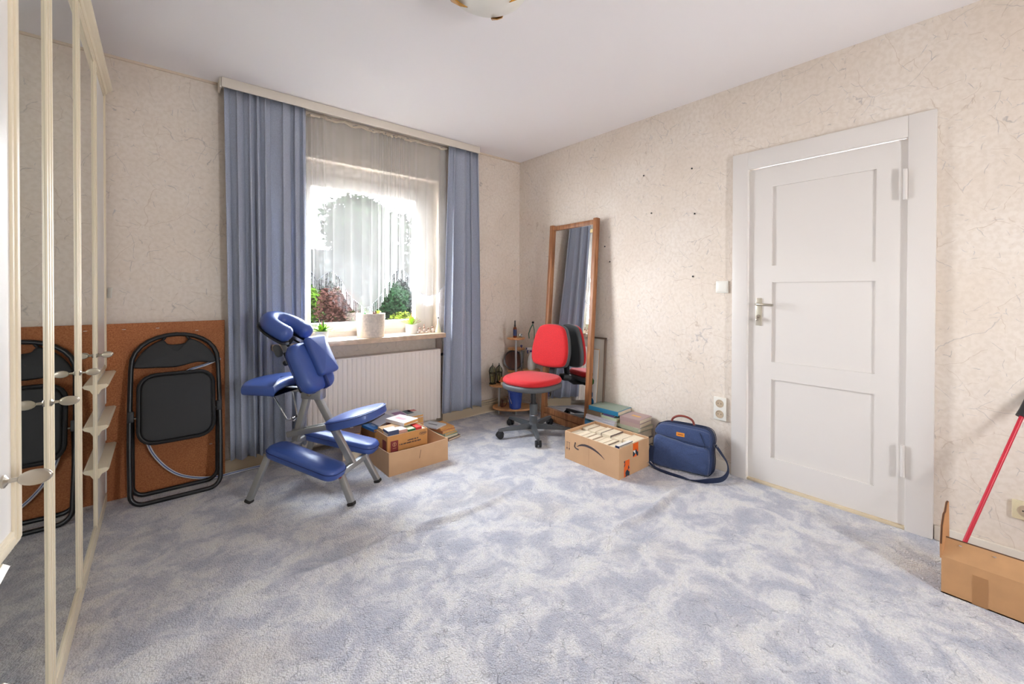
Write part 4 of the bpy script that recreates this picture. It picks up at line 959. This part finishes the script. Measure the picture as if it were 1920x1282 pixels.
for zz, xs, xe, hh in ((.178, .145, .225, .009), (.160, .085, .24, .010), (.118, .09, .19, .005), (.106, .09, .14, .004)):
    x = xs; b = MB()
    while x < xe:
        wl = random.uniform(.004, .009); b.box((IX[0]+x, yf-.0005, zz), (IX[0]+x+wl, yf, zz+hh*random.uniform(.8, 1)), T); x += wl+random.choice((.0015, .002, .006))
    b.done('printed_line', M_INK, ib, smooth=False)
b = MB()
for k in range(26):
    a0 = 2*PI*k/26; a1 = 2*PI*(k+1)/26; cx_, cz_ = IX[0]+.262, .208
    b.tube([(cx_+.028*math.cos(a0), yf-.0003, cz_+.011*math.sin(a0)), (cx_+.028*math.cos(a1), yf-.0003, cz_+.011*math.sin(a1))], .0011, 4, T)
x = IX[0]+.243
while x < IX[0]+.28: b.box((x, yf-.0005, .204), (x+.0035, yf, .212), T); x += .0052
b.done('oval_mark', M_INK, ib, smooth=False)
MB().box((IX[0]-.0008, IX[1]+.02, .05), (IX[0]-.0001, IX[1]+.08, .2), T).done('maroon_side_panel', M_MAROON, ib, smooth=False)
# books in it
def upright(label, x, y, z, wd_, ln, th, col, page=None, rz=0, group=None, flat=True):
    o = book(label, wd_, ln, th, col, page, group); o.location = (x, y, z); o.rotation_euler = (0, 0, rz); return o
stz = .012
o = upright('grey blue leather-bound book at the left front of the printed box', -1.728, -.655, .19, .085, .075, .055, (70, 76, 104), M_PAGE, NX(90))
cover_art(o, .085, .075, .055, [(-.95, -.95, .95, .95, (232, 228, 222), 'page_face')])
o.location.z = .012; o.scale = (1, 1, 4.75)
o = upright('small pink patterned book beside the grey blue book in the printed box', -1.655, -.65, .012, .085, .06, .252, (206, 150, 130), M_PAGE, NX(90)); cover_art(o, .085, .06, .252, [(-.9, -.9, .9, .9, (240, 226, 220), 'pale_cover')])
o = upright('green-edged book beside the pink one in the printed box', -1.592, -.65, .012, .085, .055, .243, (50, 110, 60), M_PAGE, NX(90)); cover_art(o, .085, .055, .243, [(-.9, -.9, .9, .9, (226, 232, 190), 'pale_cover')])
o = upright('red-edged book near the right end of the printed box', -1.538, -.65, .012, .085, .045, .247, (206, 36, 34), M_PAGE, NX(90))
o = upright('cream folded papers at the right end of the printed box', -1.498, -.61, .012, .16, .025, .228, (244, 224, 196), M_PAGE, NX(90))
o = upright('brown-backed books filling the rear of the printed box', -1.63, -.56, .012, .27, .075, .252, (206, 166, 120), M_PAGEO)
o = book('white hardback with a pale red drawing lying across the printed box', .135, .19, .024, (236, 230, 226), M_PAGEO); o.location = (-1.589, -.53, .2660); o.rotation_euler = (0, 0, NX(17))
cover_art(o, .135, .19, .024, [(-.3, -.4, .2, .55, (226, 180, 186), 'cover_drawing')])
o = book('thin grey and white book leaning over the piles left of the printed box', .13, .17, .012, (168, 172, 186), M_PAGEO); o.location = (-1.633, -.285, .2235); o.rotation_euler = (0, NX(-17), NX(4))

# ================================================================ ARROW BOX
AX = (-.672, -1.752, -.325, -1.283)
ab, T = open_box('book_box', 'cardboard box with a curved dark arrow print, packed with books', *AX, .2, .004, M_CARD)
ty = lambda t: AX[3]-t*(AX[3]-AX[1])
xf = AX[0]-.0006
cen = [(.245, .116, .002), (.29, .130, .006), (.34, .1395, .0085), (.40, .145, .0095), (.46, .1455, .010), (.52, .143, .010), (.58, .137, .009), (.64, .128, .0075), (.70, .1155, .005), (.757, .098, .0015)]
v = []; f = []
for t, z_, h_ in cen: v += [(xf, ty(t), z_-h_*.8), (xf, ty(t), z_+h_*.8), (xf-.0006, ty(t), z_+h_*.8), (xf-.0006, ty(t), z_-h_*.8)]
for i in range(len(cen)-1):
    for e in range(4): f.append((4*i+e, 4*i+(e+1) % 4, 4*i+4+(e+1) % 4, 4*i+4+e))
MB().faces(v, f, T).done('arrow_print', M_INK, ab, smooth=False)
MB().tube([(xf, ty(.215), .142), (xf, ty(.205), .128), (xf, ty(.196), .112), (xf, ty(.215), .103), (xf, ty(.245), .100), (xf, ty(.275), .0985)], .0045, 6, T).done('arrow_head_print', M_INK, ab)
b = MB().box((xf-.0004, ty(.105), .124), (xf, ty(.03), .126), T)
for t in (.045, .09):
    b.box((xf-.0004, ty(t)-.0012, .075), (xf, ty(t)+.0012, .124), T); b.faces([(xf-.0004, ty(t)-.006, .085), (xf-.0004, ty(t)+.006, .085), (xf-.0004, ty(t), .066)], [(0, 1, 2)], T)
b.done('upright_symbol', M_INK, ab, smooth=False)
MB().box((AX[0]+.055, AX[1]-.001, .002), (AX[0]+.115, AX[1]-.0002, .108), T).done('printed_tape', M_TAPEO, ab, smooth=False)
MB().box((AX[0]+.155, AX[1]-.001, .108), (AX[0]+.215, AX[1]-.0002, .2), T).done('printed_tape', M_TAPEO, ab, smooth=False)
MB().box((xf-.0002, ty(.47)-.0006, .002), (xf, ty(.47)+.0006, .198), T).done('box_seam', mat('seam_brown', (176, 132, 96), .8), ab, smooth=False)
# standing books: thickness along y, pages up
random.seed(21)
ords = ['first', 'second', 'third', 'fourth', 'fifth', 'sixth', 'seventh', 'eighth', 'ninth', 'tenth', 'eleventh', 'twelfth', 'thirteenth', 'fourteenth', 'fifteenth', 'sixteenth', 'seventeenth']
cols = [(230, 216, 196), (214, 196, 170), (196, 176, 150), (226, 206, 180), (176, 156, 140), (236, 226, 210), (206, 182, 160), (232, 214, 190), (110, 96, 92)]
def row(xc, wid, ths, desc, hbase, side):
    y = AX[3]-.008
    for k, th in enumerate(ths):
        col = cols[(k*5+side*2) % len(cols)]
        hz = hbase+random.uniform(-.008, .006)
        name = 'book'
        c = .0018; m = mat('cover_%d_%d_%d' % col, col, .45)
        b = MB().box((-wid/2, -th+.0006, 0), (wid/2, -th+.0006+c, hz)).box((-wid/2, -.0006-c, 0), (wid/2, -.0006, hz)).box((-wid/2, -th+.0006, 0), (wid/2, -.0006, c))
        o = b.done(name, m, smooth=False); o.location = (xc, y, .0065)
        MB().box((-wid/2+.003, -th+.0006+c, c), (wid/2-.003, -.0006-c, hz-.003)).done('page_block', M_PAGE, o, smooth=False)
        tag(o, 'pale page-edge-up book, %s from the far end, %s row of arrow box' % (ords[k], desc), 'book', 'books packed in the arrow box')
        y -= th
row(-.583, .150, [.062, .05, .042, .05, .046, .052, .04, .05, .03], 'front', .178, 0)
row(-.415, .150, [.055, .07, .05, .085, .095, .09], 'back', .186, 1)
o = book('book with dark blue cover standing highest at the near corner of the arrow box', .155, .03, .205, (34, 44, 78), M_PAGE); o.location = (-.582, -1.7285, .0065)
cover_art(o, .155, .03, .205, [(-.96, -.8, .96, .93, (238, 232, 222), 'page_edges')])

# ================================================================ BAG
e1 = Vector((.221, -.975, 0)).normalized(); nn = Vector((.975, .221, 0)).normalized(); upb = (nn*.16+Vector((0, 0, 1))).normalized()
def crease(o, st, sz):
    tx = bpy.data.textures.new('canvas_creases', 'CLOUDS'); tx.noise_scale = sz
    a = o.modifiers.new('subdivide', 'SUBSURF'); a.levels = a.render_levels = 2; a.subdivision_type = 'SIMPLE'
    d_ = o.modifiers.new('creases', 'DISPLACE'); d_.texture = tx; d_.strength = st; d_.mid_level = .5
bg_ = thing('travel_bag', 'navy canvas shoulder bag with brown leather handle leaning on the wall by the door', 'bag', (-.225, -1.935, 0))
Mo = loc_shift(bg_) @ frame((-.272, -1.752, .004), e1, upb, None)
nz_ = Mo.to_3x3().col[2]; fs_ = 1 if nz_.x < 0 else -1      # local z towards the room
Md = Mo @ Matrix.Diagonal((1, 1, fs_, 1))
out_l = [(.012, .02), (.06, .0), (.18, -.003), (.31, .0), (.365, .012), (.378, .08), (.372, .16), (.376, .235), (.36, .282), (.32, .30), (.22, .302), (.10, .30), (.035, .285), (.008, .25), (.004, .18), (-.004, .10)]
ol = [(p.x, p.y) for p in smooth_path([(x, y, 0) for x, y in out_l], 4, True)]
MB().pad(ol, .105, .03, .004, Md @ Matrix.Translation((0, 0, -.115))).done('bag_body', M_NAVY, bg_)
low = [(.0, .03), (.02, .004), (.18, 0), (.34, .006), (.362, .03), (.362, .12), (.352, .172), (.30, .178), (.18, .186), (.05, .205), (.005, .19), (-.006, .11)]
ll = [(p.x, p.y) for p in smooth_path([(x, y, 0) for x, y in low], 4, True)]
MB().pad(ll, .045, .022, .010, Md @ Matrix.Translation((0, 0, -.018))).done('front_pocket', M_NAVY, bg_)
crease(bg_.children[-1], .016, .09)
top = [(.012, .21), (.18, .192), (.34, .184), (.362, .2), (.36, .255), (.335, .28), (.2, .286), (.06, .284), (.016, .262)]
tl = [(p.x, p.y) for p in smooth_path([(x, y, 0) for x, y in top], 4, True)]
MB().pad(tl, .028, .014, .006, Md @ Matrix.Translation((0, 0, -.022))).done('flap', M_NAVY, bg_)
b = MB()
for dz in (-.012, -.045, -.075, -.105): b.tube([Md @ Vector((x, y, dz)) for x, y in [((q[0]-.19)*1.012+.19, (q[1]-.15)*1.012+.15) for q in ol]], .0024, 5, closed=True)
b.tube([Md @ Vector((x, y, .016)) for x, y in ((.004, .165), (.12, .158), (.24, .138), (.352, .128))], .0022, 5)
b.tube([Md @ Vector((x, y, .012)) for x, y in ((.33, .02), (.336, .12), (.334, .2), (.30, .27))], .0022, 5)
b.tube([Md @ Vector((x, y, .024)) for x, y in ((.02, .045), (.18, .036), (.34, .03))], .0018, 5)
b.done('piping', M_NAVYD, bg_)
MB().tube([Md @ p for p in smooth_path([(.10, .295, -.05), (.105, .325, -.05), (.14, .348, -.05), (.19, .352, -.05), (.235, .335, -.05), (.25, .30, -.05)], 5)], .0075, 10).done('handle', M_LEATH, bg_)
for x in (.10, .25): MB().box((x-.009, .288, -.062), (x+.009, .306, -.038), Md, bev=.003).done('handle_loop', M_NAVYD, bg_)
MB().pad(rrect(.15, .222, .205, .248, .004, 3), .004, .001, 0, Md @ Matrix.Translation((0, 0, .008))).done('orange_patch', M_ORLAB, bg_)
MB().box((.16, .232, .012), (.195, .237, .0126), Md).done('patch_lettering', M_LEATH, bg_, smooth=False)
MB().tube([Md @ Vector((x, y, .02)) for x, y in ((.012, .162), (.01, .148), (.018, .138), (.026, .148), (.022, .162))], .003, 6).done('zip_pull', M_BRASS, bg_)
def ribbon(pts, ups, wdt, th, T=None):
    P_ = smooth_path(pts, 6); U_ = smooth_path(ups, 6); v = []; f = []
    for i, p in enumerate(P_):
        t = (P_[min(i+1, len(P_)-1)]-P_[max(i-1, 0)]).normalized(); a = U_[i].normalized(); a = (a-a.dot(t)*t).normalized(); c = t.cross(a)
        v += [p+a*wdt/2+c*th/2, p-a*wdt/2+c*th/2, p-a*wdt/2-c*th/2, p+a*wdt/2-c*th/2]
    for i in range(len(P_)-1):
        for e in range(4): f.append((4*i+e, 4*i+(e+1) % 4, 4*i+4+(e+1) % 4, 4*i+4+e))
    f += [(0, 1, 2, 3), tuple(4*(len(P_)-1)+e for e in range(4))]
    return MB().faces(v, f, T)
T = loc_shift(bg_)
ribbon([(-.115, -2.118, .195), (-.10, -2.145, .15), (-.105, -2.185, .10), (-.14, -2.205, .055), (-.20, -2.195, .025), (-.275, -2.15, .02), (-.315, -2.08, .006), (-.328, -1.98, .004), (-.335, -1.88, .004), (-.325, -1.80, .006), (-.300, -1.755, .02), (-.288, -1.745, .07), (-.28, -1.752, .13)],
       [(-1, -.2, 0), (-1, -.2, 0), (-.9, -.2, .3), (-.6, 0, .7), (-.2, 0, 1), (-.2, -.1, 1), (-.7, 0, .6), (-1, 0, 0), (-1, 0, 0), (-1, 0, .2), (-.5, .8, .3), (-.3, 1, 0), (-.3, 1, 0)], .034, .0035, T).done('shoulder_strap', M_NAVYD, bg_)
MB().tube([Vector(p)-bg_.location for p in ((-.318, -1.79, .012), (-.348, -1.785, .012), (-.345, -1.752, .03), (-.315, -1.757, .03))], .0025, 6, closed=True).done('buckle', M_CHROME, bg_)
MB().tube([Vector(p)-bg_.location for p in ((-.118, -2.105, .2), (-.118, -2.125, .205), (-.118, -2.128, .19), (-.118, -2.11, .185))], .0025, 6, closed=True).done('strap_ring', M_CHROME, bg_)

# ================================================================ WINDOW SILL ITEMS
def leafy(o, n, r, h, m, name, wl=.012, droop=.3, seed=1, base=0, segs=4, tipw=.2):
    random.seed(seed); b = MB()
    for k in range(n):
        a = 2.4*k+random.uniform(-.3, .3); e = random.uniform(.25, 1.0); d = Vector((math.cos(a), math.sin(a), 0)); c = Vector((-d.y, d.x, 0)); v = []
        L = r*random.uniform(.75, 1.1)
        for i in range(segs+1):
            t = i/segs; p = d*(L*t*e+.004)+Vector((0, 0, base+h*(1.2-e*.8)*t*(1-droop*t*e))); ww = wl*math.sin(PI*min(.97, .12+t*.85))
            v += [p-c*ww+Vector((0, 0, .003)), p, p+c*ww+Vector((0, 0, .003))]
        f = []
        for i in range(segs):
            q = 3*i; f += [(q, q+1, q+4, q+3), (q+1, q+2, q+5, q+4)]
        b.faces(v, f)
    return b.done(name, m, o)
def pot(o, r, h, m, name='pot'):
    MB().lathe([(r*.9, 0), (r*.93, .004), (r, h*.95), (r, h), (r*.93, h), (r*.9, h*.88), (.001, h*.86)], 32).done(name, m, o)
    MB().lathe([(r*.9, h*.87), (.001, h*.9)], 20, cap=False).done('soil', M_SOIL, o)
zs_ = WZ0+.0005
o = thing('potted_succulent', 'yellow-green succulent with pink tips in a small white pot at the left of the sill', 'potted plant', (-2.0, -.035, zs_)); pot(o, .046, .07, M_POTW); leafy(o, 46, .10, .085, M_LEAF1, 'leaves', .014, .6, 3, .055); leafy(o, 14, .055, .11, M_LEAF2, 'inner_leaves', .011, .3, 4, .055); leafy(o, 5, .04, .14, mat('pink_petals', (206, 130, 160), .6), 'pink_tips', .006, .2, 5, .06)
o = thing('stone_planter', 'wide mottled stone planter with low dark succulents in the middle of the sill', 'planter', (-1.612, -.005, zs_)); pot(o, .113, .19, M_POTS)
for j, (xx, yy, mm, sd_) in enumerate(((-.06, 0, M_LEAF2, 7), (.02, -.03, mat('brown_red_leaf', (96, 62, 46), .6), 8), (.065, .01, M_LEAF1, 9))):
    p_ = leafy(o, 16, .05, .05, mm, 'succulent', .009, .2, sd_, .165); p_.location = (xx, yy, 0)
o = thing('potted_aloe', 'spiky green plant with reddish tips in white pot at the right of the sill', 'potted plant', (-1.238, .02, zs_)); pot(o, .052, .083, M_POTW); leafy(o, 34, .08, .10, M_LEAF1, 'leaves', .007, .2, 13, .07); leafy(o, 20, .095, .09, M_LEAF3, 'red_tips', .004, .1, 14, .07); leafy(o, 4, .02, .14, M_LEAF3, 'centre_spikes', .006, .1, 15, .07)
M_FIG = mat('pale_porcelain', (226, 204, 190), .4)
for k, (x, y, lb, hh) in enumerate(((-1.143, .045, 'tiny porcelain duck figurine nearest the spiky plant on the sill', .05), (-1.105, .035, 'tiny porcelain rabbit figurine with upright ears on the sill', .06), (-1.07, .02, 'tiny porcelain kneeling figurine between the rabbit and the bird', .045), (-1.035, .005, 'tiny porcelain bird figurine nearest the glass cone', .06))):
    o = thing('figurine', lb, 'figurine', (x, y, zs_))
    MB().lathe([(.001, 0), (.013, 0), (.016, hh*.25), (.012, hh*.5), (.006, hh*.62)], 12).done('figure_body', M_FIG, o)
    b = MB().ball((-.003, 0, hh*.75), .009, n=10)
    if k == 1: b.tube([(-.003, -.004, hh*.85), (-.004, -.006, hh*1.25)], .0025, 5).tube([(-.003, .004, hh*.85), (-.002, .006, hh*1.25)], .0025, 5)
    else: b.tube([(-.01, 0, hh*.74), (-.017, 0, hh*.72)], .0025, 5)
    b.done('figure_head', mat('brown_porcelain', (176, 140, 124), .5), o)
o = thing('glass_cone', 'pale yellow glass cone bottle with black cap at the right end of the sill', 'bottle', (-1.003, -.035, zs_))
MB().lathe([(.026, 0), (.028, .006), (.014, .06), (.006, .085), (.005, .125)], 20).done('cone_body', mat('pale_yellow_glass', (236, 232, 196), .2), o)
MB().lathe([(.006, .125), (.006, .137)], 12).done('cap', M_BLACKP, o)

# ================================================================ RIGHT FOREGROUND BOX + POLE
T0 = Vector((-.42, -3.5, 0))
rb = thing('long_box', 'long taped cardboard box with a raised torn end flap at the right edge', 'cardboard box', T0)
T = loc_shift(rb); x0, x1, y0, y1, hb, t = -.505, -.33, -3.87, -3.19, .148, .005
MB().box((x0, y0, 0), (x0+t, y1, hb), T).box((x1-t, y0, 0), (x1, y1, hb), T).box((x0+t, y0, 0), (x1-t, y0+t, hb), T).box((x0+t, y1-t, 0), (x1-t, y1, hb), T).box((x0, y0, 0), (x1, y1, .005), T).done('box_body', M_CARDR, rb, smooth=False)
v = [(x0, y0, hb), (x0, y1, hb), (x0+.028, y1-.008, hb+.07), (x0+.028, y0, hb+.07)]
v2 = [(a+.005, c_, z_+.001) for a, c_, z_ in v]
MB().faces(v+v2, [(0, 1, 2, 3), (7, 6, 5, 4), (0, 4, 5, 1), (1, 5, 6, 2), (2, 6, 7, 3), (3, 7, 4, 0)], T).done('long_flap', M_CARDR, rb, smooth=False)
MB().tube([(x0+.0305, y1-.008, hb+.0705), (x0+.0305, y0, hb+.0705)], .0032, 4, T).done('flap_edge', mat('dark_corrugated_edge', (92, 60, 40), .9), rb)
pts = [(x0+.002, hb-.01), (x0-.002, hb+.05), (x0+.004, hb+.12), (x0+.02, hb+.165), (x0+.032, hb+.172), (x0+.046, hb+.205), (x0+.056, hb+.21), (x0+.064, hb+.03), (x0+.06, hb-.01)]
Me = T @ frame((0, y1+.001, 0), (1, 0, 0), (0, -.0, 1)) @ Matrix.Translation((x0, 0, 0)) @ Matrix.Rotation(math.radians(-14), 4, 'Y') @ Matrix.Translation((-x0, 0, 0))
ef = MB().prism(pts, -.004, .004, Me).done('torn_end_flap', mat('warm_cardboard', (196, 140, 92), .85), rb, smooth=False)
MB().tube([Me @ Vector((a, c_, 0)) for a, c_ in pts[1:7]], .0028, 4).done('torn_edge', mat('dark_corrugated_edge', (92, 60, 40), .9), ef)
MB().box((x0-.0008, -3.315, .002), (x0, -3.275, .115), T).done('packing_tape', M_TAPEC, rb, smooth=False)
b = MB()
for yy in (-3.245, -3.335): b.box((x0+.018, yy, hb+.055), (x0+.0205, yy+.008, hb+.058), T)
b.done('staple', M_CHROME, rb, smooth=False)
pb, ptp = Vector((-.40, -3.252, .012)), Vector((-.045, -3.43, .86))
pv = (ptp-pb).normalized()
pb = Vector((-.40, -3.202, .012))
rp = thing('broom_pole', 'thin red pole with black grip standing in the long box against the wall', 'pole', pb)
tgt = Vector((-.052, -3.405, .70)); dv = (tgt-pb).normalized()
MB().tube([Vector((0, 0, 0)), dv*.79], .0075, 10).done('red_shaft', M_REDPL, rp)
MB().tube([dv*.77, dv*.80, dv*.86, dv*.9], [.019, .016, .0145, .013], 12).done('grip', M_BLACKP, rp)
# small wardrobe-side bits
o = MB().box((-.001, -.012, -.03), (.001, .012, .03)).done('paper_tag', M_POTW, smooth=False); o.location = (-3.150, -.028, 1.20); o.rotation_euler = (0, .1, .9); tag(o, 'small white paper tag hanging beside the far wardrobe corner', 'tag')

# ================================================================ OUTSIDE
grd = MB().box((-9, .45, -.5), (16, 26, -.3)).done('garden_ground', mat('pale_gravel', (51.9, 51.1, 48.9), .9, noise=.15, nscale=12), smooth=False); struct(grd)
def bush(label, name, cat, c, rx, ry, rz_, n, m, sz, seed, stem=None):
    random.seed(seed); o = thing(name, label, cat, (c[0], c[1], -.3)); b = MB(); z0 = c[2]+.3
    lobes = [(Vector((random.uniform(-.45, .45)*rx, random.uniform(-.4, .4)*ry, z0+random.uniform(-.4, .45)*rz_)), random.uniform(.45, .7)) for _ in range(9)]
    for k in range(n):
        lc, lr = random.choice(lobes); d = Vector((random.gauss(0, 1), random.gauss(0, 1), random.gauss(0, 1))).normalized()
        p = lc+Vector((d.x*rx, d.y*ry, d.z*rz_))*lr*random.uniform(.75, 1.05); a = Vector((random.gauss(0, 1), random.gauss(0, 1), random.gauss(0, .6))).normalized(); q = (d+a*.6).cross(a).normalized(); s_ = sz*random.uniform(.6, 1.3)
        b.faces([p-a*s_, p-q*s_*.45, p+a*s_, p+q*s_*.45], [(0, 1, 2, 3)])
    b.done('foliage', m, o, smooth=False)
    MB().tube([(0, 0, 0), (.02, 0, z0*.6), (0, .03, z0)], [rx*.08, rx*.06, rx*.03], 7).done('trunk' if cat == 'tree' else 'stem', mat('bark', (17.4, 14.7, 13.0), .9), o)
    return o
M_T = mat('grey_green_tree_foliage', (17.4, 23.5, 15.2), .7, noise=.3, nscale=3)
bush('large round tree beyond the garden seen through the net curtain', 'garden_tree', 'tree', (4.1, 14, 3.1), 2.3, 1.9, 2.2, 9000, M_T, .17, 1)
bush('bright green shrub at the left edge of the window view', 'garden_shrub', 'shrub', (-1.05, 4.6, 1.0), .42, .34, .46, 1700, mat('bright_green_foliage', (28.5, 42.3, 9.2), .6, noise=.35, nscale=8), .045, 2)
bush('reddish brown shrub outside the left half of the window', 'garden_shrub', 'shrub', (-.68, 3.8, .90), .42, .3, .40, 2600, mat('red_brown_foliage', (32.9, 19.6, 16.9), .7, noise=.3, nscale=8), .035, 3)
bush('pale grey-green ground shrub below the reddish one', 'garden_shrub', 'shrub', (-.62, 3.0, .42), .6, .26, .26, 1800, mat('pale_grey_green_foliage', (38.4, 42.3, 36.2), .7, noise=.25, nscale=8), .035, 4)
bush('dark green shrub outside the right half of the window', 'garden_shrub', 'shrub', (.48, 4.3, .95), .42, .36, .44, 2600, mat('dark_green_foliage', (9.7, 23.5, 10.8), .6, noise=.3, nscale=8), .04, 5)
bush('yellow-green shrub in front of the dark green one outside', 'garden_shrub', 'shrub', (.40, 3.6, .58), .26, .24, .30, 1400, mat('yellow_green_foliage', (44.5, 51.1, 13.0), .6, noise=.3, nscale=8), .04, 6)
bush('light green shrub between the reddish and dark green shrubs', 'garden_shrub', 'shrub', (.02, 5.4, .85), .5, .34, .42, 2000, mat('light_green_foliage', (36.2, 43.9, 24.0), .6, noise=.3, nscale=8), .045, 8)
bush('long grey-green hedge across the garden behind the shrubs', 'garden_hedge', 'hedge', (1.6, 9.2, 1.15), 3.6, .5, 1.25, 9000, mat('hedge_foliage', (25.2, 27.9, 26.3), .7, noise=.3, nscale=3), .14, 8)
nb = thing('neighbour_house', 'low grey house with a flat white eave far beyond the garden', 'building', (4.5, 19, -.3))
MB().box((-6.5, 0, 0), (6, 5, 3.55)).done('house_wall', mat('grey_render', (42.3, 43.4, 43.9), .9), nb, smooth=False)
MB().box((-6.7, -.3, 3.55), (6.2, 5.2, 3.68)).done('eave', M_WHITE, nb, smooth=False)
for xx in (-4.6, -2.2, .6): MB().box((xx, -.03, 1.5), (xx+1.1, .02, 2.7)).done('window', mat('dark_window', (22.9, 24.0, 25.7), .2), nb, smooth=False)
